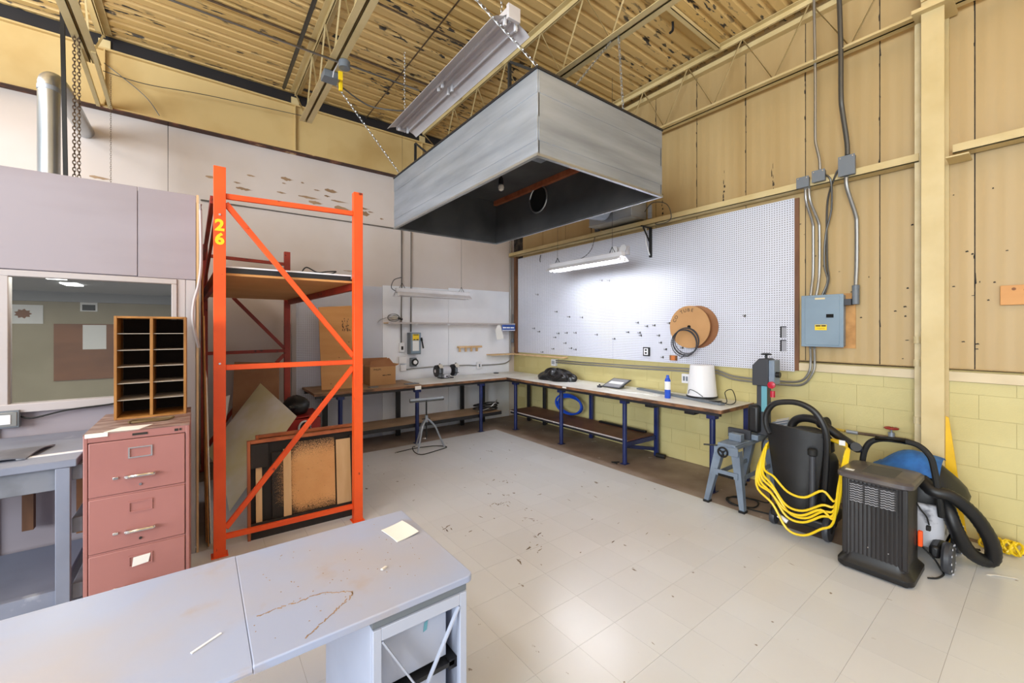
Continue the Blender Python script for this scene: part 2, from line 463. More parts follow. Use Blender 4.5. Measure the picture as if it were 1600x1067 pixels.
vis = sorted([(visible(*c), c) for c in cells if visible(*c)], key=lambda q: q[0])
near = set(c for _, c in vis[:300])
for c in near:
    o = bpy.data.objects.new('tile', tile_me); COL.objects.link(o); o.parent = floor; o.location = (c[0], c[1], 0)
rest = MB()
for c in cells:
    if c not in near:
        rest.box(c[0] - TP / 2 + .0006, c[1] - TP / 2 + .0006, -.003, c[0] + TP / 2 - .0006, c[1] + TP / 2 - .0006, 0)
rest.build('far_tiles', 'vinyl_tile', floor, kind='stuff')

# scuffs and flecks of dirt trodden into the tiles
sc_m = MB(); rs_ = random.Random(31)
trail = [(3.268, 5.347), (3.315, 4.899), (2.98, 4.261), (2.71, 3.939), (2.804, 3.817), (2.556, 3.479), (2.418, 3.345), (2.331, 3.411), (2.552, 3.095), (2.424, 2.904), (2.285, 2.628), (2.178, 2.528), (2.099, 2.515), (1.942, 2.44), (2.872, 3.303), (1.736, 3.213)]
for k in range(120):
    if k < 75:
        a = trail[rs_.randrange(len(trail))]; x, y = a[0] + rs_.gauss(0, .025), a[1] + rs_.gauss(0, .03)
    else: x, y = rs_.uniform(.9, 3.95), rs_.uniform(.3, 5.6)
    l_, w_, an = rs_.uniform(.004, .035), rs_.uniform(.002, .007), rs_.choice((rs_.uniform(0, 3.14), .2, 1.4))
    c, s_ = math.cos(an), math.sin(an)
    sc_m.prism([(x + c * p - s_ * q, y + s_ * p + c * q, .0001) for p, q in ((-l_, -w_ * .4), (l_ * .3, -w_), (l_, w_ * .2), (-l_ * .2, w_))], (0, 0, .0004))
sc_m.build('scuff_marks', 'rust_pipe', floor, kind='stuff')

# ---- ceiling: roof slab + ribbed steel deck sheets on it
ceiling = struct(MB().box(-4, -5, 5.165, 5.3, 6.9, 5.3).build('ceiling', 'black_steel', origin=(0, 0, 5.165)), 'ribbed steel roof deck with peeling ochre paint')
sheet = MB()
prof = []
nr = 6; pit = .152
for k in range(nr):
    y = k * pit
    prof += [(y, 5.122), (y + .088, 5.122), (y + .106, 5.16), (y + .134, 5.16)]
prof.append((nr * pit - .002, 5.122))
vs = []
for x in (-4, 5.3): vs += [(x, y, z) for y, z in prof]
n = len(prof)
sheet.add(vs, [(i, i + 1, n + i + 1, n + i) for i in range(n - 1)])
sm = sheet.mesh('deck_sheet', Vector((0, 0, 5.12)), 20); sm.materials.append(MATS['deck_paint'])
for k in range(13):
    o = bpy.data.objects.new('deck_sheet', sm); COL.objects.link(o); o.parent = ceiling
    o.location = (0, -4.98 + k * nr * pit, 5.12 - 5.165)

# ---- back wall
wall_back = struct(MB().box(-4, 6.7, 0, 5.3, 6.9, 5.3).build('wall_back', 'plaster_wall', origin=(0, 6.7, 0)), 'cream plaster back wall with flaked paint')
# flaked paint patches: thin chips of bare board showing
chip = []
rc = random.Random(3)
for k, (u, z, w, h) in enumerate([(.15, 3.74, .16, .03), (.42, 3.73, .09, .018), (.58, 3.86, .11, .02), (.50, 3.66, .2, .035), (1.02, 3.91, .17, .04), (.98, 3.84, .06, .015), (1.22, 3.9, .05, .02),
        (1.32, 3.7, .32, .03), (1.4, 3.64, .2, .05), (1.62, 3.86, .2, .05), (1.42, 3.83, .1, .015), (1.56, 3.77, .09, .025), (1.74, 3.72, .26, .025), (1.78, 3.62, .24, .07), (1.96, 3.8, .04, .05), (2.1, 3.68, .22, .03), (2.14, 3.6, .15, .07), (2.4, 3.56, .07, .02), (2.22, 3.64, .1, .02), (.95, 3.7, .13, .02), (-.9, 3.5, .2, .03), (1.9, 2.66, .22, .012)]):
    m_ = 9
    top = [(u + w * (i / m_ - .5), z + h * (.35 + .3 * rc.random()) * math.sin(PI * min(1, .15 + i / m_))) for i in range(m_ + 1)]
    bot = [(u + w * (i / m_ - .5), z - h * (.35 + .4 * rc.random()) * math.sin(PI * min(1, .1 + i / m_ * .95))) for i in range(m_, -1, -1)]
    chip.append([(x, 6.6992, zz) for x, zz in top + bot])
cm = MB()
for p in chip: cm.prism(p, (0, -.0012, 0))
cm.build('bare_patches', 'shelf_ply', wall_back, kind='stuff')
# pegboard and white hardboard fixed to the wall behind the bench
MB().box(1.13, 6.688, .0, 2.40, 6.6995, 2.44).build('pegboard', 'pegboard_x', wall_back)
MB().box(2.405, 6.688, .0, 3.62, 6.6995, 2.47).build('wall_board', 'white_board', wall_back)
MB().box(3.625, 6.688, .0, 5.0, 6.6995, 2.50).build('wall_board', 'white_board', wall_back)
MB().box(1.07, 6.66, .0, 1.125, 6.6995, 2.46).build('batten', 'wood_white_trim', wall_back)

# ---- right wall: painted block below, ribbed metal panels above
wall_right = struct(MB().box(5.136, -5, 0, 5.3, 6.7, 5.3).build('wall_right', 'mortar_paint', origin=(5.13, 0, 0)), 'right wall of pale yellow blocks below tan metal panels')
bw, bh, g = .397, .2, .0025
bm_full = MB().box(5.131, -(bw - g) / 2, 0, 5.1355, (bw - g) / 2, bh - g).mesh('block', Vector((5.13, 0, 0))); bm_full.materials.append(MATS['block_paint'])
bm_half = MB().box(5.131, -(bw - g) / 2, 0, 5.1355, (bw - g) / 2, .1 - g).mesh('block', Vector((5.13, 0, 0))); bm_half.materials.append(MATS['block_paint'])
for r in range(7):
    y = -1.6 - 6 * bw + (bw / 2 if r % 2 else 0)
    while y < 6.5:
        o = bpy.data.objects.new('block', bm_full if r < 6 else bm_half); COL.objects.link(o); o.parent = wall_right
        o.location = (0, y, r * bh + .002); y += bw
MB().box(5.11, -4.4, 1.302, 5.1355, 6.7, 1.385).build('sill_board', 'sill_paint', wall_right, bevel=.004)
MB().tube([(5.11, -4.4, 1.405), (5.11, 1.655, 1.405)], .011).build('sill_pipe', 'sill_paint', wall_right)
# panels, each with shallow ribs
pp = []
W6 = .592
for i in range(0, 25):
    y = -W6 / 2 + W6 * i / 24
    pp.append((y, .0 if i in (0, 24) else (.0022 if (i % 4) in (1, 2) else .0)))
pm = MB()
vs = []
for z in (1.41, 5.16): vs += [(5.13 - d, y, z) for y, d in pp]
n = len(pp); pm.add(vs, [(i, i + 1, n + i + 1, n + i) for i in range(n - 1)])
vs = [(5.15, y, z) for z in (1.41, 5.16) for y in (-W6 / 2, W6 / 2)]
pm.add([(5.13, -W6 / 2, 1.41), (5.13, -W6 / 2, 5.16), (5.134, -W6 / 2, 5.16), (5.134, -W6 / 2, 1.41)], [(0, 1, 2, 3)])
pm.add([(5.13, W6 / 2, 1.41), (5.13, W6 / 2, 5.16), (5.134, W6 / 2, 5.16), (5.134, W6 / 2, 1.41)], [(0, 1, 2, 3)])
pme = pm.mesh('panel', Vector((5.13, 0, 0)), 12); pme.materials.append(MATS['metal_panel'])
k = 0; y = -4.093
SEAMS = []
while y < 6.5:
    o = bpy.data.objects.new('panel', pme); COL.objects.link(o); o.parent = wall_right; o.location = (0, y, 0)
    SEAMS.append(y + .3); y += .6
MB().box(5.1342, -4.4, 1.40, 5.1358, 6.7, 5.17).build('seam_backing', 'peeled_seam', wall_right)
# flaked paint along the panel seams
fl = MB(); rf = random.Random(11)
for ys in SEAMS:
    z = 1.45
    while z < 4.9:
        if ys < 4.2 and rf.random() < (.62 if z > 3.3 else .10):
            w = rf.uniform(.004, .014); hh = rf.uniform(.02, .11); d = rf.uniform(-.006, .006)
            fl.prism([(5.1288, ys + d - w / 2, z), (5.1288, ys + d + w * .3, z - hh * .1), (5.1288, ys + d + w / 2, z + hh * .6), (5.1288, ys + d, z + hh)], (-.0012, 0, 0))
        z += rf.uniform(.05, .16)
for ys in (2.46, 1.92, 3.3, .74, 4.6):
    for q in range(7):
        w = rf.uniform(.008, .03); hh = rf.uniform(.02, .06); z = 3.3 + q * .045 * rf.uniform(.8, 1.4); d = rf.uniform(-.012, .012)
        w *= max(.2, 1 - q * .13)
        fl.prism([(5.1268, ys + d - w / 2, z), (5.1268, ys + d + w * .4, z - hh * .2), (5.1268, ys + d + w / 2, z + hh * .6), (5.1268, ys + d - w * .2, z + hh)], (-.0012, 0, 0))
for q in range(40):
    ys = rf.uniform(.2, 1.7); z = rf.uniform(1.45, 2.9); w = rf.uniform(.006, .03); hh = rf.uniform(.004, .014)
    fl.prism([(5.1268, ys - w / 2, z), (5.1268, ys + w * .4, z - hh * .2), (5.1268, ys + w / 2, z + hh * .6), (5.1268, ys - w * .2, z + hh)], (-.0012, 0, 0))
fl.build('flaked_paint', 'peeled_seam', wall_right, kind='stuff')
# pegboards on the right wall, brown post in the corner
for a, b in ((1.70, 2.918), (2.92, 4.138), (4.14, 5.358), (5.36, 6.52)):
    MB().box(5.098, a, 1.29, 5.108, b, 3.155).build('pegboard', 'pegboard_y', wall_right)
MB().box(5.108, 1.66, 1.30, 5.128, 1.70, 3.15).build('batten', 'brown_post', wall_right)
MB().box(5.06, 6.53, 1.27, 5.1285, 6.60, 3.2).build('corner_post', 'brown_post', wall_right)
for z in (1.712, 1.564):
    sl = MB().box(5.096, 1.775, z - .062, 5.0975, 1.832, z + .062).build('cutout', 'slot_grey', wall_right)
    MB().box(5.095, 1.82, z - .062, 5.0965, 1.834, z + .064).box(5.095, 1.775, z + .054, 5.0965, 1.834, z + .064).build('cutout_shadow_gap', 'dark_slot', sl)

# girts on the right wall
for i, (a, b) in enumerate(((.72, 6.68), (-4.4, .52))):
    m_ = MB().box(4.985, a, 3.20, 5.125, b, 3.212).box(4.985, a, 3.20, 4.997, b, 3.275).box(5.113, a, 3.20, 5.125, b, 3.275)
    struct(m_.build('trim_%d' % (i + 1), 'cream_steel', bevel=.002), ['long cream steel girt above the pegboard', 'cream steel girt to the right of the column'][i])
# gap trim at top of wall
struct(MB().box(5.05, -4.4, 4.985, 5.128, 6.68, 5.04).build('trim_3', 'cream_steel'), 'cream steel angle along the wall top under the deck')

# ---- office partition on the left
wl_ = struct(MB().box(-4.2, 4.075, 0, -.03, 4.16, 1.0).box(-4.2, 4.075, 1.0, -1.02, 4.16, 2.12).box(-.13, 4.075, 1.0, -.03, 4.16, 2.12).box(-1.02, 4.075, 1.0, -.13, 4.16, 1.21).box(-4.2, 4.075, 2.12, -.03, 4.16, 2.76)
        .build('wall_left', 'plywood_white', origin=(-1.3, 4.075, 0)), 'white painted plywood office partition with a window')
for a, b in ((-1.578, -.358), (-2.8, -1.58), (-4.02, -2.802)): MB().box(a, 4.055, 2.132, b, 4.0748, 2.785).build('plywood_panel', 'plywood_white', wl_, bevel=.002)
MB().box(-.354, 4.055, 2.128, -.018, 4.0748, 2.785).build('plywood_panel', 'plywood_white', wl_, bevel=.002)
MB().box(-.13, 4.056, 1.0, -.082, 4.0748, 2.125).build('wall_strip', 'wood_white_trim', wl_, bevel=.002)
MB().box(-.079, 4.056, .0, -.020, 4.0748, 2.124).build('wall_strip', 'wood_white_trim', wl_, bevel=.002)
MB().box(-4.1, 4.056, .0, -1.02, 4.0748, 2.128).build('wall_strip', 'wood_white_trim', wl_, bevel=.002)
MB().box(-.015, 4.05, 0, .0, 4.17, 2.79).build('end_board', 'pale_wood', wl_)
win = struct(MB().box(-1.015, 4.045, 2.085, -.132, 4.12, 2.124).box(-1.015, 4.045, 1.205, -.97, 4.12, 2.085).box(-.165, 4.045, 1.205, -.132, 4.12, 2.085).box(-1.015, 4.03, 1.205, -.132, 4.12, 1.262)
        .build('window_1', 'wood_white_trim', bevel=.004), 'office window in the white partition')
MB().box(-.972, 4.088, 1.26, -.163, 4.092, 2.087).build('pane', 'window_glass', win)
# office behind the glass
struct(MB().box(-4.2, 6.25, 0, .0, 6.3, 2.3).build('wall_office', 'office_wall', origin=(-1, 6.25, 0)), 'olive grey wall inside the office behind the glass')
MB().box(-.02, 4.17, 0, .0, 6.25, 2.76).build('side_sheet', 'plywood_white', wl_)
struct(MB().box(-4.2, 4.165, 2.128, -.021, 6.2, 2.17).build('ceiling_office', 'ceiling_grey'), 'grey office ceiling seen through the window')
struct(MB().box(-4.2, 6.2, 2.03, -.021, 6.2499, 2.17).build('trim_4', 'ceiling_grey'), 'grey band along the top of the office wall')

struct(MB().box(-4, 6.60, 4.967, 5.12, 6.698, 5.115).build('trim_5', 'black_steel', origin=(0, 6.6, 4.967)), 'dark strip added as the shadow gap between the girder and the roof deck')  # black strip stands in for the shade above the girder
# ================================================================ OVERHEAD
def Lbar(m_, p0, p1, a, b, t, sx, sz):
    """angle iron along Y from p0 to p1: leg a along sx*X, leg b along sz*Z"""
    x, y0, z = p0; y1 = p1[1]
    m_.box(min(x, x + sx * a), y0, min(z, z + sz * t), max(x, x + sx * a), y1, max(z, z + sz * t))
    m_.box(min(x, x + sx * t), y0, min(z, z + sz * b), max(x, x + sx * t), y1, max(z, z + sz * b))
    return m_

gd = thing('steel_girder', 'deep cream steel girder with rusty lower flange along the back wall top', 'girder', (1, 6.5, 4.22))
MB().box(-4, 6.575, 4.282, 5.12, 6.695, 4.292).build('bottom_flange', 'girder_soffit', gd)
MB().box(-4, 6.574, 4.292, 5.12, 6.695, 4.308).build('flange_top', 'girder_paint', gd)
MB().box(-4, 6.62, 4.308, 5.12, 6.636, 4.945).build('web', 'girder_paint', gd)
MB().box(-4, 6.575, 4.945, 5.12, 6.695, 4.965).build('top_flange', 'girder_paint', gd)
for x in (-.86, 1.1, 3.06):
    MB().box(x - .006, 6.5765, 4.3085, x + .006, 6.62, 4.945).build('stiffener', 'girder_paint', gd)

JX = [(-.86, 'first from the office partition'), (1.1, 'crossed by the box with yellow tags'), (3.06, 'directly above the hood'), (4.97, 'running along the right wall')]
for jx, lab in JX:
    jt = thing('roof_joist', 'cream open-web steel roof joist, ' + lab, 'joist', (jx, 1, 4.42), 0, 'open-web roof joists')
    end = 5.87
    m_ = MB(); Lbar(m_, (jx - .006, -4.8, 5.118), (0, 6.55, 0), .062, .055, .006, -1, -1); Lbar(m_, (jx + .006, -4.8, 5.118), (0, 6.55, 0), .062, .055, .006, 1, -1)
    m_.build('top_chord', 'cream_steel', jt)
    m_ = MB(); Lbar(m_, (jx - .006, -4.8, 4.425), (0, end, 0), .066, .055, .006, -1, 1); Lbar(m_, (jx + .006, -4.8, 4.425), (0, end, 0), .066, .055, .006, 1, 1)
    m_.build('bottom_chord', 'cream_steel', jt)
    MB().box(jx - .05, 6.58, 4.966, jx + .05, 6.69, 5.06).build('seat', 'cream_steel', jt)
    y = end - .25; up = True
    pts = []
    q0 = (jx, 6.52, 5.07)
    MB().tube([q0, (jx, end - .06, 4.46)], .011, 6).build('web_rod', 'cream_steel', jt)
    yy = end - .06; i = 0
    while yy > -1.5:
        a = (jx, yy, 4.45 if i % 2 == 0 else 5.08); b = (jx, yy - .33, 5.08 if i % 2 == 0 else 4.45)
        MB().tube([a, b], .009, 6).build('web_rod', 'cream_steel', jt); yy -= .33; i += 1
    if jx < 0:
        MB().bar((jx - .05, end - .25, 4.43), (jx - .05, 6.59, 4.30), .035, .04).build('knee_brace', 'cream_steel', jt)
        MB().bar((jx + .05, end - .25, 4.43), (jx + .05, 6.59, 4.30), .035, .04).build('knee_brace', 'cream_steel', jt)
# bridging angle between the joists
m_ = MB().box(3.13, 2.40, 5.06, 4.9, 2.406, 5.11).box(3.13, 2.40, 5.06, 4.9, 2.45, 5.066)
tag(m_.build('bridging_angle', 'cream_steel'), 'cream bridging angle between the roof joists right of the hood', 'steel angle')
m_ = MB().box(5.0, .72, 5.0, 5.05, .73, 5.1)
# column
cl = thing('steel_column', 'cream H-section steel column standing against the right wall', 'column', (4.98, .62, 0))
MB().box(4.862, .552, 0, 4.877, .69, 5.1).build('front_flange', 'cream_steel', cl, bevel=.002)
MB().box(4.877, .617, 0, 5.10, .627, 5.1).build('web', 'cream_steel', cl)
MB().box(5.10, .552, 0, 5.128, .69, 5.1).build('rear_flange', 'cream_steel', cl)
MB().box(4.90, .42, 3.15, 5.12, .55, 3.162).build('girt_seat', 'cream_steel', cl)
MB().box(4.80, .5, 4.40, 5.1, .74, 4.43).build('cap_plate', 'cream_steel', cl)
MB().bar((4.72, .72, 5.08), (4.86, .66, 4.5), .04, .05).build('knee_brace', 'cream_steel', cl)
# yellow guard board beside the column
m_ = MB().prism([(5.10, .545, .05), (4.90, .30, .05), (4.90, .36, .10), (4.885, .545, 1.08), (4.885, .555, 1.08)], (.02, 0, 0))
tag(MB().prism([(4.88, .548, .0), (4.88, .42, .0), (4.88, .50, .75), (4.88, .53, 1.02), (4.88, .548, 1.03)], (.018, .0, 0)).build('guard_board', 'yellow_paint'), 'bright yellow tapered board leaning beside the column foot', 'board')

# ---- chains
def chain(p0, p1, link=.045, w=.02, r=.0035, m='galvanised_bright'):
    p0 = Vector(p0); p1 = Vector(p1); L_ = (p1 - p0).length; n = max(2, int(L_ / (link * .78))); d = (p1 - p0).normalized()
    m_ = MB(); x, y = m_.frame(d)
    for i in range(n):
        c = p0 + (p1 - p0) * ((i + .5) / n); s_ = x if i % 2 else y
        pts = []
        for k in range(10):
            a = 2 * PI * k / 10
            pts.append(c + d * math.sin(a) * link / 2 * 1.05 + s_ * math.cos(a) * w / 2)
        m_.tube(pts, r, 4, True)
    return m_
# ---- exhaust hood
hx0, hx1, hy0, hy1, hz0, hz1 = 2.0, 3.6, 2.325, 5.14, 3.03, 3.69
hd = thing('exhaust_hood', 'large grey sheet metal exhaust hood hanging on chains below the roof', 'hood', ((hx0 + hx1) / 2, (hy0 + hy1) / 2, hz0))
zb = [(3.052, 3.155), (3.15, 3.33), (3.325, 3.51), (3.505, 3.675)]
for side in range(4):
    if side == 0: inner = MB().box(hx0 + .012, hy0, hz0 + .01, hx0 + .02, hy1, hz1 - .01)
    elif side == 1: inner = MB().box(hx0 + .021, hy0 + .012, hz0 + .01, hx1 - .021, hy0 + .02, hz1 - .01)
    elif side == 2: inner = MB().box(hx1 - .02, hy0, hz0 + .01, hx1 - .012, hy1, hz1 - .01)
    else: inner = MB().box(hx0 + .021, hy1 - .02, hz0 + .01, hx1 - .021, hy1 - .012, hz1 - .01)
    pn = inner.build('side_panel', 'hood_inside', hd)
    for k, (a, b) in enumerate(zb):
        d = .003 * (k % 2)
        if side == 0: s_ = MB().box(hx0 - d, hy0 - .001, a, hx0 + .0115, hy1, b)
        elif side == 1: s_ = MB().box(hx0 + .0125, hy0 - d, a, hx1, hy0 + .0115, b)
        elif side == 2: s_ = MB().box(hx1 - .0115, hy0 + .0125, a, hx1 + d, hy1, b)
        else: s_ = MB().box(hx0 + .0125, hy1 - .0115, a, hx1 - .012, hy1 + d, b)
        s_.build('sheet', 'galvanised', pn, bevel=.0015, bseg=1)
MB().box(hx0 + .02, hy0 + .02, hz1 - .02, hx1 - .02, hy1 - .02, hz1 - .008).build('top_panel', 'hood_inside', hd)
rim = MB()
for (a, b, c, d) in ((hx0 - .008, hy0 - .008, hx0 + .022, hy1 + .008), (hx1 - .022, hy0 - .008, hx1 + .008, hy1 + .008), (hx0 + .022, hy0 - .008, hx1 - .022, hy0 + .022), (hx0 + .022, hy1 - .022, hx1 - .022, hy1 + .008)):
    rim.box(a, b, hz0, c, d, hz0 + .02)
rim.build('bottom_rim', 'galvanised_bright', hd)
rim = MB()
for (a, b, c, d) in ((hx0 - .01, hy0 - .01, hx0 + .02, hy1 + .01), (hx1 - .02, hy0 - .01, hx1 + .01, hy1 + .01), (hx0 + .02, hy0 - .01, hx1 - .02, hy0 + .02), (hx0 + .02, hy1 - .02, hx1 - .02, hy1 + .01)):
    rim.box(a, b, hz1 - .014, c, d, hz1 + .004)
rim.build('top_rim', 'black_steel', hd)
MB().box(hx1 - .075, 2.36, 3.60, hx1 - .022, 5.10, 3.665).build('wood_beam', 'brass_wood_beam', hd)
MB().cyl((hx1 - .032, 4.13, 3.46), (hx1 - .021, 4.13, 3.46), .168, n=28).build('duct_opening', 'dark_slot', hd)
ring = MB().tube([(hx1 - .034, 4.13 + .172 * math.cos(a), 3.46 + .172 * math.sin(a)) for a in [2 * PI * k / 28 for k in range(28)]], .011, 6, True)
ring.build('duct_collar', 'galvanised_bright', hd)
MB().box(2.75, 2.9, 3.662, 3.15, 3.6, 3.6695).build('patch_plate', 'galvanised', hd)
sk = MB().cyl((2.80, 3.9, 3.67), (2.80, 3.9, 3.49), .012).cyl((2.80, 3.9, 3.50), (2.80, 3.9, 3.43), .026, .032).build('lamp_socket', 'black_plastic', hd)
MB().lathe([(.012, 0), (.03, -.015), (.036, -.04), (.028, -.065), (.008, -.078)], (2.80, 3.9, 3.43), n=14).build('bulb', 'bulb_glass', sk)
# duct and fan box on the wall
dt = tag(MB().cyl((3.64, 4.13, 3.46), (4.715, 4.0, 3.50), .165, n=24).build('duct_pipe', 'galvanised'), 'round duct joining the hood to the wall fan box', 'duct')
fb = thing('fan_box', 'grey metal fan box on the wall behind the hood', 'fan box', (4.94, 3.92, 3.3))
MB().box(4.75, 3.54, 3.315, 5.095, 4.31, 3.72).build('housing', 'galvanised', fb, bevel=.004)
MB().box(4.745, 3.535, 3.3, 5.095, 4.315, 3.315).build('bottom_plate', 'galvanised_bright', fb)
MB().box(4.96, 3.37, 3.28, 4.985, 3.42, 3.46).build('mount_strap', 'galvanised', fb)
m_ = MB().box(5.055, 3.442, 2.76, 5.09, 3.47, 3.18).box(4.86, 3.445, 3.165, 5.09, 3.468, 3.18).bar((5.07, 3.456, 2.95), (4.9, 3.456, 3.165), .012, .02)
tag(m_.build('wall_bracket', 'matte_black'), 'black steel wall bracket on the pegboard below the fan box', 'bracket')
tag(MB().tube(spline([(5.06, 3.52, 3.2), (5.03, 3.5, 3.0), (5.0, 3.46, 2.9), (5.03, 3.44, 2.78)], 6), .008, 6).build('loose_cable', 'white_plastic'), 'loose white cable hanging beside the black wall bracket', 'cable')
tag(MB().tube(spline([(5.0, 3.5, 3.4), (4.9, 3.3, 3.46), (4.95, 3.12, 3.4), (4.97, 3.08, 3.2), (5.0, 3.3, 3.18), (5.03, 3.38, 3.25)], 6), .006, 6).build('loose_cable', 'dark_conduit'), 'grey looping cable over the girt beside the fan box', 'cable')
# hood chains
for p0, p1, lab in (((1.1, 2.60, 4.43), (2.0, 2.33, 3.70), 'suspension chain to the near corner of the hood'), ((3.06, 2.42, 4.43), (3.05, 2.36, 3.70), 'suspension chain to the right end of the hood'),
                    ((3.06, 2.5, 4.43), (2.42, 2.36, 3.70), 'slanting chain from the joist to the middle of the hood front'), ((1.18, 4.75, 4.43), (2.0, 4.97, 3.70), 'suspension chain to the far left corner of the hood')):
    tag(chain(p0, p1).build('hood_chain', 'galvanised_bright'), lab, 'chain', 'chains carrying the hood')
for y, lab in ((2.70, 'near'), (4.55, 'far')):
    m_ = MB().box(2.02, y, 3.70, 2.045, y + .022, 3.93).bar((2.03, y, 3.93), (2.04, y - .3, 3.71), .012, .02)
    tag(m_.build('hanger_strut', 'matte_black'), 'black hanger strut at the %s end of the hood top' % lab, 'strut')

# ---- ceiling fluorescent fixture without tubes
fx = thing('strip_light', 'long white twin fluorescent fixture without tubes hanging under the roof', 'light fixture', (2.0, 3.76, 4.15))
a = .014   # slight skew
def refl(s_):
    m_ = MB()
    prof = [(.0, 4.245), (.045, 4.245), (.085, 4.215), (.15, 4.19), (.185, 4.165)]
    n = len(prof)
    vs = []
    for y in (2.64, 4.88):
        vs += [(2.0 + s_ * p, y, z) for p, z in prof] + [(2.0 + s_ * p, y, z + .004) for p, z in prof]
    fs = []
    for i in range(n - 1):
        fs += [(i, i + 1, 2 * n + i + 1, 2 * n + i), (n + i, 3 * n + i, 3 * n + i + 1, n + i + 1)]
    fs += [(n - 1, 2 * n - 1, 4 * n - 1, 3 * n - 1)]
    return m_.add(vs, fs)
for s_ in (-1, 1): refl(s_).build('reflector', 'white_enamel', fx, sharp=20)
MB().box(1.955, 2.63, 4.25, 2.045, 4.9, 4.31).build('ballast_channel', 'white_enamel', fx, bevel=.004)
MB().box(1.992, 2.66, 4.215, 2.008, 4.86, 4.248).build('centre_ridge', 'white_enamel', fx)
for s_ in (-1, 1): MB().box(2.0 + s_ * .075 - .006, 2.66, 4.195, 2.0 + s_ * .075 + .006, 4.86, 4.215).build('tube_ridge', 'white_enamel', fx)
for y in (2.66, 3.72, 3.80, 4.84):
    for s_ in (-1, 1): MB().box(2.0 + s_ * .055 - .012, y - .012, 4.165, 2.0 + s_ * .055 + .012, y + .012, 4.24).build('lamp_holder', 'white_plastic', fx, bevel=.003)
MB().box(1.94, 2.60, 4.20, 2.06, 2.632, 4.315).build('end_cap', 'white_enamel', fx, bevel=.004)
MB().box(1.94, 4.89, 4.20, 2.06, 4.92, 4.315).build('end_cap', 'white_enamel', fx, bevel=.004)
for y in (2.78, 4.8): chain((2.0, y, 4.31), (2.0, y, 5.12), r=.0025).build('hanging_chain', 'galvanised_bright', fx)

# ---- conduits and boxes under the roof
tag(MB().tube([(.93, -1, 5.055), (.93, 6.4, 5.055)], .022, 8).build('roof_conduit', 'dark_conduit'), 'thick grey conduit under the deck left of the tagged joist', 'conduit')
tag(MB().tube([(2.11, -1, 5.09), (2.11, 6.6, 5.09)], .009, 6).build('roof_rod', 'rust_pipe'), 'thin rusty rod under the deck left of the long light fixture', 'rod')
for k, (y, z) in enumerate(((4.18, 5.07), (5.2, 5.09))):
    tag(MB().tube([(-3.5, y, z), (3.0, y, z)], .011 + .004 * k, 6).build('roof_pipe', 'rust_pipe'), ['thin brown pipe under the deck crossing above the long fixture', 'brown pipe under the deck crossing nearer the back wall'][k], 'pipe')
tag(MB().tube([(-3.0, 4.34, 4.405), (1.1, 4.31, 4.40)], .011, 7).build('conduit_run', 'conduit'), 'bright conduit run left of the box with yellow tags', 'conduit')
m_ = MB().tube([(1.2, 4.30, 4.40), (1.95, 4.28, 4.40)], .011, 7)
tag(m_.build('conduit_run', 'conduit'), 'conduit run from the tagged box to the long fixture', 'conduit')
jb = thing('junction_box', 'grey electrical box with yellow tags under the roof joist', 'electrical box', (1.15, 4.30, 4.36))
MB().cyl((1.16, 4.30, 4.35), (1.16, 4.30, 4.42), .055, n=16).build('body', 'grey_box_dark', jb, bevel=.004)
MB().box(1.12, 4.36, 4.26, 1.16, 4.375, 4.345).build('tag', 'yellow_sticker', jb)
MB().tube([(1.11, 4.3, 4.40), (1.09, 4.42, 4.36), (1.10, 4.5, 4.34)], .006, 6).build('wire', 'white_plastic', jb)
jb = thing('junction_box', 'flat grey electrical box below the bottom chord of the tagged joist', 'electrical box', (1.1, 4.62, 4.33))
MB().box(1.02, 4.52, 4.345, 1.17, 4.66, 4.415).build('body', 'grey_box_dark', jb, bevel=.004)
MB().box(1.18, 4.56, 4.27, 1.215, 4.60, 4.37).build('plug', 'yellow_sticker', jb, bevel=.006)
MB().tube(spline([(1.2, 4.6, 4.33), (1.5, 4.65, 4.25), (1.75, 4.55, 4.23), (1.93, 4.5, 4.26)], 6), .008, 6).build('lead', 'dark_conduit', jb)
# loop of wire hanging from the deck
m_ = MB().tube([(1.46 + .05 * math.cos(t), 3.66 + .06 * math.sin(t), 4.98 + .09 * math.sin(t)) for t in [2 * PI * k / 16 for k in range(16)]], .006, 5, True).tube([(1.46, 3.72, 5.06), (1.46, 3.72, 5.14)], .006, 5)
tag(m_.build('wire_loop', 'matte_black'), 'black loop of wire hanging from the deck right of the tagged joist', 'wire')
m_ = MB().tube(spline([(4.15, 2.55, 5.14), (4.16, 2.55, 5.07), (4.18, 2.57, 5.05), (4.15, 2.58, 5.02)], 5), .014, 6)
tag(m_.build('deck_hook', 'matte_black'), 'black hook under the deck right of the hood', 'hook')
# wires along the girder
tag(MB().tube(spline([(-.86, 6.5, 4.66), (-.5, 6.5, 4.64), (.1, 6.5, 4.71), (1.17, 6.5, 4.79)], 6), .005, 5).build('girder_wire', 'dark_conduit'), 'thin dark wire drooping along the girder web', 'wire')
tag(MB().tube(spline([(-.86, 6.56, 4.78), (-.52, 6.56, 4.53), (-.38, 6.56, 4.33)], 6), .005, 5).build('girder_wire', 'dark_conduit'), 'slanting dark wire in front of the girder above the partition', 'wire')
tag(MB().tube([(-.3, 6.57, 4.283), (-.3, 6.57, 2.9)], .004, 5).build('hanging_cord', 'matte_black'), 'single thin dark cord hanging in front of the back wall', 'cord')
tag(chain((-.76, 6.2, 4.5), (-.76, 6.2, 2.9), link=.03, w=.012, r=.0015).build('bead_chain', 'rust_pipe'), 'fine bead chain hanging before the back wall beside the flue', 'chain')
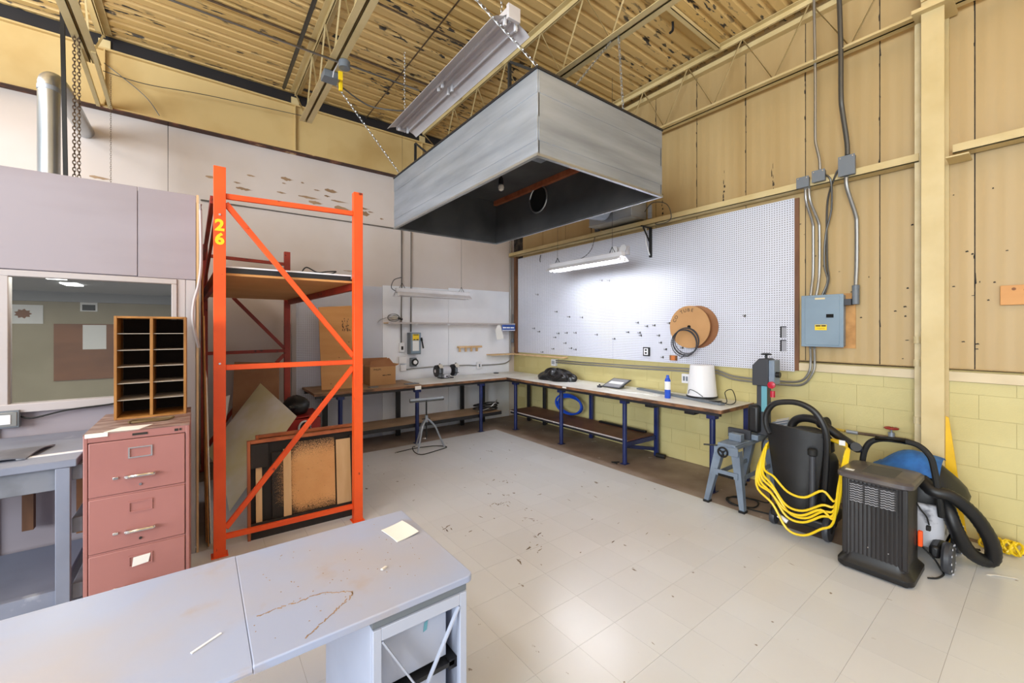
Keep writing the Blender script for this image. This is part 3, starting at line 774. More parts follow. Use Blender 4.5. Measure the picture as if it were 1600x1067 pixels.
# flue, black pole, hoist chains above the office
fl_ = thing('flue_pipe', 'shiny galvanised flue pipe rising behind the partition', 'flue', (-1.08, 5.5, 2.3))
MB().cyl((-1.078, 5.5, 2.302), (-1.078, 5.5, 3.93), .073, n=24).build('pipe', 'galvanised_bright', fl_)
MB().tube(spline([(-1.078, 5.5, 3.92), (-1.078, 5.51, 3.97), (-1.07, 5.56, 4.02), (-1.05, 5.66, 4.03), (-1.03, 5.9, 4.0), (-1.03, 6.69, 4.0)], 5), .074, 20).build('elbow', 'galvanised_bright', fl_)
MB().cyl((-1.078, 5.5, 3.89), (-1.078, 5.5, 3.93), .076, n=24).build('joint_band', 'galvanised', fl_)
tag(MB().bar((-.945, 5.4, 2.302), (-.985, 5.4, 5.118), .028, .028).build('black_pole', 'matte_black'), 'black square pole standing beside the flue pipe', 'pole')
for x, lab in ((-.905, 'left'), (-.875, 'right')):
    tag(chain((x, 5.42, 5.1), (x, 5.42, 2.75), link=.04, w=.022, r=.004).build('hoist_chain', 'rust_pipe'), 'dark hoist chain hanging beside the black pole, %s strand' % lab, 'chain', 'hoist chain strands')
# rust cables under deck at the left
tag(MB().tube([(-1.75, 3.6, 5.1), (-1.7, 6.3, 4.95)], .012, 6).build('roof_rod', 'rust_pipe'), 'dark rod under the deck at the far upper left', 'rod')
# ================================================================ LEFT SIDE
# ---- pallet rack
rk = thing('pallet_rack', 'tall orange steel pallet rack with a plywood shelf', 'rack', (.6, 5.1, 0))
def cpost(x, y, z1, m, w=.078, d=.062):
    m_ = MB()
    m_.box(x - w / 2, y - .004, 0.004, x + w / 2, y, z1)           # face
    m_.box(x - w / 2, y, 0.004, x - w / 2 + .004, y + d, z1)
    m_.box(x + w / 2 - .004, y, 0.004, x + w / 2, y + d, z1)
    m_.box(x - w / 2 - .015, y - .02, 0, x + w / 2 + .015, y + d + .02, .006)
    return m_
lp = cpost(.128, 3.87, 2.99, 'orange_steel').build('upright', 'orange_steel', rk, bevel=.0015, bseg=1)
rp = cpost(1.155, 3.83, 2.985, 'orange_steel').build('upright', 'orange_steel', rk, bevel=.0015, bseg=1)
text_mesh('2', .118, 'stencil_digit', 'yellow_sticker', lp, (.127, 3.8635, 2.535), (1, 0, 0), (0, 0, 1), embolden=.005)
text_mesh('6', .118, 'stencil_digit', 'yellow_sticker', lp, (.127, 3.8635, 2.43), (1, 0, 0), (0, 0, 1), embolden=.005)
for z in (1.48, 2.62):
    MB().cyl((.128, 3.867, z), (.128, 3.858, z), .008, n=8).build('bolt', 'chrome', lp)
def brace(x0, z0, x1, z1, y0, y1, m, w=.042):
    MB().bar((x0, y0, z0), (x1, y1, z1), .028, w, (0, 0, 1)).build('brace', m, rk, bevel=.003, bseg=1)
brace(.167, 2.775, 1.117, 2.795, 3.90, 3.865, 'orange_steel')
brace(.167, 2.72, 1.117, 1.50, 3.90, 3.865, 'orange_steel')
brace(.167, 1.446, 1.117, 1.446, 3.90, 3.865, 'orange_steel')
brace(1.117, 1.40, .167, .20, 3.865, 3.90, 'orange_steel')
brace(.167, .135, 1.117, .135, 3.90, 3.865, 'orange_steel')
# rear frame, darker and shorter
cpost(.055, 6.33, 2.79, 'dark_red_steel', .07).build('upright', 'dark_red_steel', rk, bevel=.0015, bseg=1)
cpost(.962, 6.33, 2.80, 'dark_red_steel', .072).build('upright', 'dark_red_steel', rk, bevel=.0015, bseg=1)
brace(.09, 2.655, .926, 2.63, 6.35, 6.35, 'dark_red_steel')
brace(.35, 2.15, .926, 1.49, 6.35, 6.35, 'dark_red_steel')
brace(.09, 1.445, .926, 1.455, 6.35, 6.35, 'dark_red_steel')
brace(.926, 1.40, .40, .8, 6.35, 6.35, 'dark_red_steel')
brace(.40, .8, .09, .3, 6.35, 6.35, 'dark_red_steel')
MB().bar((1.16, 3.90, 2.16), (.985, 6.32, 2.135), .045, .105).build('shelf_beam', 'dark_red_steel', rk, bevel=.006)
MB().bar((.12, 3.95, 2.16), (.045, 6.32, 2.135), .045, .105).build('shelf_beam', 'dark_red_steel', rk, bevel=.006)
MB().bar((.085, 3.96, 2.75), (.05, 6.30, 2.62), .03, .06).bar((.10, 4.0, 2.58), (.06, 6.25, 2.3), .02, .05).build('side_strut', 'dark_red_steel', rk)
MB().prism([(.15, 3.95, 2.168), (1.13, 3.92, 2.168), (.955, 6.3, 2.14), (.075, 6.3, 2.14)], (0, 0, .018)).build('shelf_board', 'plywood', rk)
# dark slab lying on the rack shelf
sb = thing('laminate_slab', 'dark edged dusty slab lying on the rack shelf', 'slab', (.6, 4.2, 2.187))
MB().prism([(.16, 3.96, 2.1885), (1.12, 3.94, 2.1885), (1.05, 4.7, 2.184), (.14, 4.7, 2.184)], (0, 0, .042)).build('body', 'black_steel', sb)
MB().prism([(.158, 3.957, 2.231), (1.122, 3.937, 2.231), (1.052, 4.7, 2.227), (.138, 4.7, 2.227)], (0, 0, .012)).build('dusty_top', 'white_board', sb)
tag(MB().tube(spline([(.72, 3.98, 2.25), (.76, 4.0, 2.29), (.84, 3.98, 2.25), (.92, 3.96, 2.26), (1.0, 3.98, 2.27), (.95, 4.03, 2.25), (.8, 4.03, 2.25)], 5), .006, 5).build('cable_tangle', 'matte_black'), 'black cable tangle on the dusty slab of the rack', 'cable')

# ---- boards leaning in the gap left of the rack
for k, (x, y0, y1, z, mt, lab) in enumerate(((.015, 4.19, 4.9, 2.5, 'plywood_edge', 'leftmost tall thin sheet with tan edge leaning between partition and rack'), (.028, 4.10, 5.1, 1.85, 'plywood_edge', 'tall plywood sheet with bright tan edge between partition and rack'),
                                       (.045, 4.16, 5.2, 1.35, 'white_board', 'shorter white sheet leaning beside the tan plywood edge'))):
    t = .012
    o = MB().prism([(x + .03, y0, .003), (x + .03, y1, .003), (x, y1, z), (x, y0, z)], (t * .8, 0, 0)).build('leaning_sheet', mt)
    tag(o, lab, 'sheet', 'sheets leaning beside the rack')
tag(MB().tube(spline([(.01, 4.04, 2.72), (.015, 4.035, 2.3), (.0, 4.03, 2.1), (-.03, 4.02, 1.95), (-.035, 4.02, 1.8), (.0, 4.03, 1.6)], 6), .012, 6).build('white_hose', 'wood_white_trim'), 'cream hose hanging down the partition corner', 'hose')
tag(MB().tube([(.02, 6.68, 3.415), (2.6, 6.68, 3.43)], .012, 7).build('wall_conduit', 'conduit'), 'thin conduit running across the back wall behind the rack', 'conduit')

# ---- translucent plastic sheet, curved, leaning
def shp(u, v):
    a = Vector((.30, 5.02, .03)); b = Vector((.70, 4.85, .55)); c = Vector((.80, 6.25, 1.15)); d = Vector((.22, 6.3, .95))
    # corners: bottom tip, right corner, top, left
    A = Vector((.23, 4.72, .02)); B = Vector((.84, 4.95, .80)); Cc = Vector((.60, 5.9, 1.08)); D = Vector((.07, 5.55, .42))
    p = A * (1 - u) * (1 - v) + B * u * (1 - v) + Cc * u * v + D * (1 - u) * v
    bow = math.sin(PI * v) * math.sin(PI * u) * .16 + math.sin(PI * v) * (1 - u) * .05
    return p + Vector((.6, -.7, .4)) * bow
tag(MB().grid(shp, 14, 14, (.003, .004, .004)).build('plastic_sheet', 'translucent_sheet'), 'curved cloudy plastic sheet leaning under the rack shelf', 'sheet')
tag(MB().prism([(.30, 6.08, .0), (.82, 6.06, .0), (.86, 6.29, 1.30), (.36, 6.30, 1.33)], (0, .012, 0)).build('cardboard_sheet', 'cardboard_dark'), 'brown cardboard sheet standing behind the plastic sheet', 'cardboard')
tag(MB().prism([(.17, 5.7, .62), (.24, 5.7, .66), (.29, 5.8, .98), (.22, 5.8, .96)], (0, .006, 0)).build('paper_label', 'paper'), 'small pale label sheet sticking up behind the plastic sheet', 'paper')
# ---- red machine and black helmet behind the frames
rm = thing('red_machine', 'red metal box with a round white dial beneath the rack', 'machine', (.98, 5.65, 0))
MB().box(.76, 5.50, .004, 1.20, 5.95, .66).build('body', 'red_paint', rm, bevel=.006)
MB().prism([(.76, 5.50, .66), (1.20, 5.50, .69), (1.20, 5.95, .69), (.76, 5.95, .66)], (0, 0, .015)).build('lid', 'red_paint', rm)
dial = MB().cyl((1.02, 5.499, .55), (1.02, 5.49, .55), .075, n=20).build('dial', 'matte_black', rm)
m_ = MB().tube([(1.02 + .065 * math.cos(a), 5.486, .55 + .085 * math.sin(a)) for a in [2 * PI * k / 20 for k in range(20)]], .011, 6, True)
m_.bar((.98, 5.486, .53), (1.06, 5.486, .58), .012, .018).bar((1.02, 5.486, .59), (1.02, 5.486, .50), .012, .016)
m_.build('emblem_ring', 'white_plastic', dial)
def lumpy(c, sx, sy, sz, seed, nu=18, nv=10, amp=.12, zmin=-.6, freq=3.0):
    rg = random.Random(seed); ph = [rg.uniform(0, 6.28) for _ in range(6)]
    m_ = MB(); vs = []
    for j in range(nv + 1):
        t = PI * j / nv
        for i in range(nu):
            p = 2 * PI * i / nu
            k = 1 + amp * (math.sin(freq * p + ph[0] + 2 * t) + math.sin((freq + 2) * p + ph[1] - 3 * t) * .6 + math.sin(5 * t + ph[2] + p) * .5)
            z = max(zmin, math.cos(t) * k)
            vs.append((c[0] + sx * math.sin(t) * math.cos(p) * k, c[1] + sy * math.sin(t) * math.sin(p) * k, c[2] + sz * (z - zmin)))
    fs = [(j * nu + i, j * nu + (i + 1) % nu, (j + 1) * nu + (i + 1) % nu, (j + 1) * nu + i) for j in range(nv) for i in range(nu)]
    return m_.add(vs, fs)
hb = thing('face_shield', 'black welding helmet resting on the red machine', 'helmet', (.98, 5.68, .708))
lumpy((.96, 5.70, .708), .155, .17, .135, 4, amp=.035).build('shell', 'black_plastic', hb, sharp=60)
MB().obox((.93, 5.56, .80), (.15, .05, .05), (.5, 0, .1)).build('visor', 'black_bag', hb, bevel=.01)
MB().box(.86, 5.6, .708, .92, 5.66, .74).build('knob', 'matte_black', hb, bevel=.008)

# ---- two black sprayed wooden frames leaning at the rack
def spray_frame(name, label, dx, dy, dz, full, rz=0.0):
    t = thing(name, label, 'frame', (.75 + dx, 3.99 + dy, 0), rz, 'sprayed wooden frames under the rack')
    # built in local upright plane (x right, y depth, z up), leaning back a little
    lean = Matrix.Rotation(-.10, 3, 'X')
    def P(m_, nm, mm, par=t, **k):
        m_.v = [lean @ v for v in m_.v]
        return m_.build(nm, mm, par, local=True, **k)
    w = .90; h = .80 + dz; x0 = -w / 2; x1 = w / 2
    P(MB().box(x0, 0, .0, x0 + .022, .09, h), 'side_rail', 'orange_wood', bevel=.002)
    P(MB().box(x1 - .022, 0, .0, x1, .09, h), 'side_rail', 'orange_wood', bevel=.002)
    P(MB().box(x0 + .023, 0, h - .024, x1 - .023, .09, h), 'top_rail', 'orange_wood', bevel=.002)
    P(MB().box(x0 + .023, .06, .0, x1 - .023, .07, h - .025), 'back_board', 'stain_black')
    if full:
        P(MB().box(x0 + .023, .01, .0, x1 - .023, .055, .13), 'bottom_rail', 'stain_black')
        P(MB().box(x0 + .06, .02, .13, x0 + .105, .055, .58), 'stile', 'pale_wood')
        P(MB().box(x0 + .18, .035, .13, x0 + .30, .055, .68), 'slat', 'sprayed_ply')
        P(MB().box(x0 + .265, .018, .13, x0 + .325, .034, .70), 'slat', 'pale_wood')
        P(MB().box(x0 + .326, .040, .13, x1 - .21, .055, .745), 'centre_panel', 'sprayed_ply')
        P(MB().box(x1 - .20, .018, .13, x1 - .075, .034, .715), 'slat', 'pale_wood')
        P(MB().box(x1 - .074, .03, .0, x1 - .023, .055, .74), 'stile', 'stain_black')
        P(MB().box(x0 + .024, -.002, .58, x0 + .15, .03, h - .03), 'corner_block', 'stain_black')
    else:
        P(MB().box(x0 + .2, .01, h - .09, x1 - .28, .055, h - .03), 'slat', 'plywood')
        P(MB().box(x1 - .27, .02, h - .08, x1 - .03, .05, h - .04), 'slat', 'stain_black')
    return t
spray_frame('wooden_frame', 'front black and orange wooden frame with spray marks leaning at the rack', .02, .0, .005, True, -.03)
spray_frame('wooden_frame', 'rear wooden frame mostly hidden behind the sprayed front frame', .10, .20, .0, False, -.03)

# ---- filing cabinet
fc = thing('filing_cabinet', 'dusty rose metal filing cabinet with chrome handles', 'cabinet', (-.27, 3.5, 0))
cx0, cx1, cy0, cy1, cz = -.497, -.045, 3.165, 3.86, 1.17
MB().box(cx0, cy0 + .02, .0, cx1, cy1, cz - .004).build('body', 'cabinet_rose', fc, bevel=.004)
MB().box(cx0, cy0, .0, cx0 + .018, cy0 + .0195, cz - .0045).build('front_edge', 'cabinet_rose', fc, bevel=.003)
MB().box(cx1 - .018, cy0, .0, cx1, cy0 + .0195, cz - .0045).build('front_edge', 'cabinet_rose', fc, bevel=.003)
MB().box(cx0 + .0182, cy0, cz - .045, cx1 - .0182, cy0 + .0195, cz - .0045).build('front_edge', 'cabinet_rose', fc)
MB().box(cx0 - .001, cy0 - .001, cz - .004, cx1 + .001, cy1, cz).build('top_plate', 'cabinet_top', fc)
MB().box(-.30, cy0 - .003, cz - .030, -.235, cy0 - .0005, cz - .018).build('maker_plate', 'ink', fc)
MB().box(-.115, cy0 - .003, cz - .032, -.098, cy0 - .0005, cz - .018).box(-.092, cy0 - .003, cz - .030, -.082, cy0 - .0005, cz - .018).build('lock_plate', 'ink', fc)
dz = .308
for k in range(3):
    z1 = cz - .050 - k * dz; z0 = z1 - dz + .012
    d = MB().box(cx0 + .021, cy0 - .004, z0, cx1 - .021, cy0 + .015, z1).build('drawer', 'cabinet_rose', fc, bevel=.004)
    MB().box(cx0 + .021, cy0 + .0005, z0 - .011, cx1 - .021, cy0 + .016, z0 - .002).build('drawer_gap', 'cabinet_rose', d)
    cxm = -.265; zc = z1 - .075
    fr = MB()
    for (a, b, c, e) in ((-.052, .024, .052, .031), (-.052, -.031, .052, -.024), (-.052, -.024, -.045, .024), (.045, -.024, .052, .024)):
        fr.box(cxm + a, cy0 - .009, zc + b, cxm + c, cy0 - .0045, zc + e)
    fr.build('label_holder', 'chrome' if k == 0 else 'cabinet_rose', d)
    if k == 2: MB().prism([(cxm - .036, cy0 - .010, zc - .03), (cxm + .034, cy0 - .010, zc - .022), (cxm + .044, cy0 - .010, zc + .026), (cxm - .03, cy0 - .010, zc + .022)], (0, .0008, 0)).build('label_card', 'paper', d)
    zh = z1 - .205
    m_ = MB().tube(spline([(cxm - .06, cy0 - .004, zh - .004), (cxm - .055, cy0 - .028, zh), (cxm, cy0 - .036, zh + .003), (cxm + .055, cy0 - .028, zh), (cxm + .06, cy0 - .004, zh - .004)], 5), .0095, 8)
    m_.build('handle', 'chrome', d)
    MB().box(cxm - .115, cy0 - .012, zh - .008, cxm - .092, cy0 - .0045, zh + .006).build('latch', 'chrome', d, bevel=.002)
    MB().cyl((cxm, cy0 - .004, zh - .055), (cxm, cy0 - .009, zh - .055), .007, n=10).build('lock', 'chrome' if k == 0 else 'ink', d)
# papers on the cabinet top
tag(MB().prism([(-.42, 3.19, cz), (-.27, 3.175, cz), (-.22, 3.29, cz), (-.36, 3.30, cz)], (0, 0, .002)).build('paper_slip', 'paper'), 'white paper slip on the filing cabinet top', 'paper')
tag(MB().prism([(-.49, 3.163, cz + .0005), (-.40, 3.163, cz + .0005), (-.40, 3.18, cz + .0005), (-.49, 3.18, cz + .0005)], (0, 0, .0015)).prism([(-.49, 3.1615, cz - .018), (-.40, 3.1615, cz - .018), (-.40, 3.1635, cz + .001), (-.49, 3.1635, cz + .001)], (0, -.001, 0)).build('tape_label', 'paper'), 'strip of pale tape on the top left edge of the cabinet', 'tape')
m_ = MB().tube(spline([(-.33, 3.38, cz + .008), (-.26, 3.36, cz + .012), (-.16, 3.38, cz + .008), (-.13, 3.41, cz + .015), (-.2, 3.44, cz + .008), (-.3, 3.43, cz + .012), (-.34, 3.40, cz + .008)], 5), .007, 6)
tag(m_.build('rope_coil', 'rope'), 'small dark rope coil on the filing cabinet before the pigeonholes', 'rope')

# ---- pigeonhole organizer on the cabinet
og = thing('pigeonhole_unit', 'oak pigeonhole unit with twelve slots standing on the filing cabinet', 'shelf unit', (-.25, 3.7, cz))
ox0, ox1, oy0, oy1, oz0, oz1 = -.425, -.068, 3.575, 3.86, cz, 1.826
MB().box(ox0, oy0, oz0, ox0 + .014, oy1, oz1).build('side_panel', 'oak', og, bevel=.001)
MB().box(ox1 - .014, oy0, oz0, ox1, oy1, oz1).build('side_panel', 'oak', og, bevel=.001)
MB().box((ox0 + ox1) / 2 - .008, oy0, oz0 + .013, (ox0 + ox1) / 2 + .008, oy1 - .005, oz1 - .013).build('divider', 'oak', og, bevel=.001)
MB().box(ox0 + .0145, oy0, oz1 - .013, ox1 - .0145, oy1, oz1).build('top_panel', 'oak', og, bevel=.001)
MB().box(ox0 + .0145, oy0, oz0, ox1 - .0145, oy1, oz0 + .012).build('bottom_panel', 'oak', og)
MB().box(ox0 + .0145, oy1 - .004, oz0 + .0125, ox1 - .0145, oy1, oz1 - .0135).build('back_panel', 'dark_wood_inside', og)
for r in range(1, 6):
    z = oz0 + .012 + (oz1 - oz0 - .02) * r / 6
    for a, b in ((ox0 + .0145, (ox0 + ox1) / 2 - .0085), ((ox0 + ox1) / 2 + .0085, ox1 - .0145)):
        MB().box(a, oy0 + .006, z, b, oy1 - .0045, z + .004).build('shelf', 'shelf_board_grey', og)

# ---- grey painted work table on the far left
gb = thing('grey_work_table', 'grey painted wooden work table left of the filing cabinet', 'table', (-1.2, 3.6, 0))
MB().box(-2.3, 3.165, 1.01, -.52, 4.04, 1.05).build('tabletop', 'grey_paint_wood', gb, bevel=.004)
MB().box(-2.3, 3.20, .89, -.60, 3.235, 1.009).build('apron', 'grey_block_wood', gb, bevel=.003)
MB().box(-.60, 3.168, 0, -.545, 3.199, 1.009).build('leg', 'grey_paint_wood', gb, bevel=.003)
MB().box(-.60, 3.9, 0, -.545, 3.99, 1.009).build('leg', 'grey_paint_wood', gb, bevel=.003)
MB().box(-2.2, 3.168, 0, -2.12, 3.199, 1.009).build('leg', 'grey_paint_wood', gb, bevel=.003)
MB().box(-2.3, 3.236, .30, -.60, 3.98, .33).build('lower_shelf', 'grey_paint_wood', gb, bevel=.003)
MB().box(-2.3, 3.20, .20, -.60, 3.235, .36).build('lower_apron', 'grey_paint_wood', gb, bevel=.003)
for z in (.93, .645, .29):
    MB().box(-.544, 3.20, z, -.502, 3.95, z + .08).build('cross_rail', 'grey_block_wood', gb, bevel=.003)
MB().box(-.90, 3.99, .45, -.85, 4.04, .98).build('rear_post', 'brown_post', gb)
MB().box(-.66, 4.005, .36, -.54, 4.04, .98).build('rear_post', 'old_wood', gb)
def sag(u, v):
    return (-1.25 + .52 * u + .05 * v, 3.30 + .30 * v, 1.053 + .05 * math.sin(PI * u) * (1 - v) * (.6 + .4 * math.sin(7 * u)) + .015 * math.sin(PI * v))
tag(MB().grid(sag, 12, 8, (0, 0, .006)).build('grey_cloth', 'grey_cloth'), 'crumpled dark grey sheet on the grey work table', 'cloth')
ws = thing('white_ruler', 'white metal strip lying on the grey work table', 'strip', (-.64, 3.35, 1.05))
MB().obox((-.64, 3.34, 1.053), (.26, .035, .004), (0, 0, .03)).build('strip', 'white_plastic', ws)
MB().obox((-.745, 3.337, 1.0556), (.014, .01, .001)).build('slot', 'ink', ws)
# outlet and cord on the partition
ol = thing('wall_outlet', 'grey outlet box with duplex socket on the partition below the window', 'outlet', (-.98, 4.03, 1.13))
MB().box(-1.03, 4.012, 1.115, -.915, 4.0545, 1.225).build('box', 'grey_box_dark', ol, bevel=.004)
MB().box(-1.02, 4.008, 1.125, -.925, 4.0119, 1.215).build('cover_plate', 'conduit', ol, bevel=.002)
MB().box(-.995, 4.004, 1.14, -.95, 4.0079, 1.20).build('socket', 'white_plastic', ol, bevel=.004)
tag(MB().tube(spline([(-.915, 4.04, 1.18), (-.86, 4.03, 1.165), (-.7, 4.025, 1.20), (-.5, 4.025, 1.215), (-.44, 4.025, 1.23)], 6), .006, 6).build('loose_cable', 'matte_black'), 'thin dark cord running from the outlet under the window sill', 'cord')

# things seen in the office behind the glass
pp_ = thing('wall_picture', 'white sheet with a dark star shape on the office wall', 'picture', (-1.38, 6.24, 1.82))
MB().box(-1.51, 6.243, 1.80, -1.265, 6.2485, 1.99).build('sheet', 'photo_white', pp_)
star = []
for k in range(18):
    r_ = .062 if k % 2 == 0 else .045
    star.append((-1.40 + r_ * math.cos(2 * PI * k / 18), 6.2425, 1.90 + r_ * .8 * math.sin(2 * PI * k / 18)))
MB().prism(star, (0, -.001, 0)).build('dark_star', 'old_wood', pp_)
cb = thing('notice_board', 'brown board with a pinned pale sheet on the office wall', 'board', (-.98, 6.24, 1.2))
MB().box(-1.19, 6.238, 1.21, -.70, 6.2485, 1.80).build('board', 'old_wood', cb)
MB().box(-.98, 6.235, 1.53, -.80, 6.2375, 1.79).build('pinned_sheet', 'photo_white', cb)
nt_ = thing('window_notice', 'small white notice with a black band above the notice board', 'notice', (-.95, 6.24, 1.9))
MB().box(-1.0, 6.243, 1.935, -.87, 6.2485, 2.10).build('sheet', 'photo_white', nt_)
MB().box(-.985, 6.241, 1.945, -.885, 6.2425, 2.005).build('black_band', 'ink', nt_)
for k, (x, y) in enumerate(((-.855, 4.47), (-.858, 5.05))):
    tag(MB().obox((x, y, 2.1235), (.10, .24, .008)).build('office_light', 'office_lamp'), ['left bright ceiling lamp seen through the office window', 'right bright ceiling lamp seen through the office window'][k], 'lamp')

for x, y in ((-.855, 4.47), (-.858, 5.05), (-1.9, 5.2)):
    area_light('office_lamp_light', (x, y, 2.118), .09, .23, 4, (1.0, .97, .9))
# ---- foreground desk
dk = thing('office_desk', 'pale grey office desk with dusty top in the foreground', 'desk', (.2, 1.8, 0))
def desk_top(x0, x1, r0, r1):
    m_ = MB(); y0, y1 = 1.425, 2.175
    prof = [(y0 + .012, .722), (y0 + .002, .728), (y0, .736), (y0 + .006, .746), (y0 + .018, .75), (y1 - .003, .75), (y1, .747), (y1, .722)]
    n = len(prof); vs = [(x, y, z) for x in (x0, x1) for y, z in prof]
    m_.add(vs, [(i, (i + 1) % n, n + (i + 1) % n, n + i) for i in range(n)] + [tuple(range(n - 1, -1, -1)), tuple(range(n, 2 * n))])
    return m_
desk_top(-1.6, .1255, 0, 0).build('desktop', 'desk_laminate', dk)
poly = [(.1265, 1.427), (.86, 1.427)] + [(.86 + .03 * math.sin(t), 1.457 - .03 * math.cos(t)) for t in [PI / 2 * k / 6 for k in range(1, 7)]] + [(.888, 2.172), (.1265, 2.172)]
top2 = MB().prism([(x, y, .722) for x, y in poly], (0, 0, .028)).build('desktop', 'desk_laminate', dk, bevel=.005, bseg=3)
rk_ = random.Random(12)
m_ = MB(); cr = [(.167, 1.666), (.215, 1.67), (.276, 1.667), (.33, 1.671), (.383, 1.663), (.432, 1.627), (.464, 1.602), (.44, 1.574), (.399, 1.547), (.353, 1.513), (.301, 1.476), (.272, 1.453)]
for (a, b), (c, d) in zip(cr, cr[1:]):
    for q in range(4):
        t = q / 4; x = a + (c - a) * t + rk_.uniform(-.004, .004); y = b + (d - b) * t + rk_.uniform(-.004, .004)
        m_.obox((x, y, .7504), (.016, rk_.uniform(.002, .005), .0012), (0, 0, math.atan2(d - b, c - a) + rk_.uniform(-.5, .5)))
for q in range(60):
    m_.obox((rk_.uniform(.14, .8), rk_.uniform(1.48, 2.1), .7504), (rk_.uniform(.002, .006), .003, .001), (0, 0, rk_.uniform(0, 3)))
m_.build('dirt_line', 'shelf_ply', top2, kind='stuff')
pd = MB().box(.482, 1.46, .015, .495, 2.10, .69).build('pedestal', 'desk_metal', dk, bevel=.002)
MB().box(.84, 1.46, .015, .853, 2.10, .69).build('pedestal_side', 'desk_metal', pd)
MB().box(.495, 1.46, .677, .84, 2.10, .69).build('pedestal_top', 'desk_metal', pd)
MB().box(.495, 2.09, .015, .84, 2.10, .677).build('pedestal_back', 'desk_metal', pd)
MB().box(.482, 1.44, .692, .86, 2.12, .7215).build('pedestal_riser', 'grey_box_dark', pd)
ff = MB().box(.482, 1.432, .015, .512, 1.459, .69).box(.828, 1.432, .015, .858, 1.459, .69).box(.512, 1.432, .645, .828, 1.459, .69).box(.512, 1.432, .015, .828, 1.459, .06)
ff.build('front_frame', 'desk_metal', pd, bevel=.002)
MB().bar((.515, 1.445, .64), (.825, 1.445, .10), .006, .032, (0, 1, 0)).build('cross_strap', 'desk_metal', pd)
MB().bar((.825, 1.438, .64), (.515, 1.438, .10), .006, .016, (0, 1, 0)).build('cross_strap', 'desk_metal', pd)
for z0, z1 in ((.42, .625), (.16, .375)):
    dd = MB().box(.50, 1.50, z0, .80, 1.51, z1).box(.50, 1.51, z0, .51, 2.05, z1).box(.79, 1.51, z0, .80, 2.05, z1).build('drawer_body', 'desk_metal', dk)
    MB().box(.50, 1.475, z0 - .035, .826, 2.05, z0 - .018).box(.803, 1.475, z0 - .05, .838, 2.05, z0 - .01).build('slide_rail', 'black_steel', dd)
    MB().cyl((.785, 1.499, z0 + .05), (.785, 1.495, z0 + .05), .008, n=8).build('screw', 'ink', dd)
    if z0 > .3: MB().prism([(.70, 1.4985, .555), (.715, 1.4985, .56), (.72, 1.4985, .595), (.705, 1.4985, .59)], (0, -.001, 0)).build('sticker', 'cyan_strip', dd)
MB().box(-1.55, 1.47, 0, -1.52, 2.1, .722).build('side_panel', 'desk_metal', dk)
MB().box(-1.52, 2.12, .35, .48, 2.135, .7215).build('modesty_panel', 'desk_metal', dk)
tag(MB().grid(lambda u, v: (.735 + .115 * u - .02 * v, 1.85 + .155 * v + .02 * u, .7515 + .008 * u * u + .003 * math.sin(3 * v)), 6, 4, (0, 0, .003)).build('paper_card', 'paper'), 'bent white card lying on the right end of the desk', 'card')
tag(MB().obox((.02, 1.62, .752), (.09, .008, .003), (0, 0, .55)).build('wood_splinter', 'white_board'), 'small white splinter lying on the desk', 'splinter')
tag(MB().obox((.61, 1.68, .754), (.03, .01, .006), (0, .15, .6)).build('paper_scrap', 'paper'), 'tiny folded paper scrap on the desk near the card', 'scrap')
# ================================================================ WORK BENCHES
BT = .90
def leg(par, x, y, top):
    l = MB().cyl((x, y, .004), (x, y, top), .030, n=14).build('leg', 'navy_steel', par)
    MB().box(x - .047, y - .047, top - .085, x + .047, y + .047, top - .002).build('collar', 'navy_steel', l, bevel=.004)
    MB().box(x - .05, y - .04, 0, x + .05, y + .04, .006).build('foot_plate', 'navy_steel', l)
bA = thing('work_bench', 'long wooden work bench with navy legs along the back wall', 'bench', (2.8, 6.25, 0), 0, 'work benches')
MB().box(1.2, 5.86, .868, 2.72, 6.64, BT).build('tabletop', 'shelf_ply', bA, bevel=.002)
MB().box(2.723, 5.86, .868, 4.318, 6.64, BT).build('tabletop', 'bench_white', bA, bevel=.002)
MB().box(1.2, 5.85, .862, 4.318, 5.8595, BT - .003).build('edge_band', 'bench_edge', bA)
MB().box(1.22, 5.875, .825, 4.318, 5.915, .867).build('front_rail', 'black_steel', bA)
MB().box(1.22, 6.57, .81, 4.318, 6.61, .867).build('rear_rail', 'black_steel', bA)
for x in (1.548, 2.675, 3.842): leg(bA, x, 5.94, .866)
for x in (1.49, 2.615, 3.827, 4.28):
    MB().box(x - .035, 6.53, 0, x + .035, 6.569, .866).build('rear_leg', 'black_steel', bA)
MB().box(1.35, 5.98, .275, 4.30, 6.52, .295).build('lower_shelf', 'shelf_ply', bA, bevel=.001)
MB().box(1.35, 5.972, .235, 4.30, 5.979, .292).build('shelf_rail', 'black_steel', bA)
bB = thing('work_bench', 'long white topped work bench with navy legs along the right wall', 'bench', (4.7, 4.4, 0), 0, 'work benches')
MB().box(4.335, 2.11, .87, 5.085, 4.40, BT).build('tabletop', 'bench_white', bB, bevel=.002)
MB().box(4.335, 4.402, .87, 5.085, 6.64, BT).build('tabletop', 'bench_white', bB, bevel=.002)
MB().box(4.322, 2.10, .862, 4.3345, 6.64, BT - .003).build('edge_band', 'bench_edge', bB)
MB().box(4.3345, 2.098, .862, 5.085, 2.1095, BT - .003).build('edge_band', 'bench_edge', bB)
MB().box(4.35, 2.13, .825, 4.39, 6.62, .869).build('front_rail', 'black_steel', bB)
MB().box(5.03, 2.13, .82, 5.07, 6.62, .869).build('rear_rail', 'black_steel', bB)
for y in (2.235, 3.384, 4.56, 5.70): leg(bB, 4.405, y, .868)
for y in (2.155, 3.332, 4.522, 5.648, 6.1):
    MB().box(5.01, y - .03, 0, 5.05, y + .03, .868).build('rear_leg', 'navy_steel' if y < 5 else 'black_steel', bB, bevel=.003)
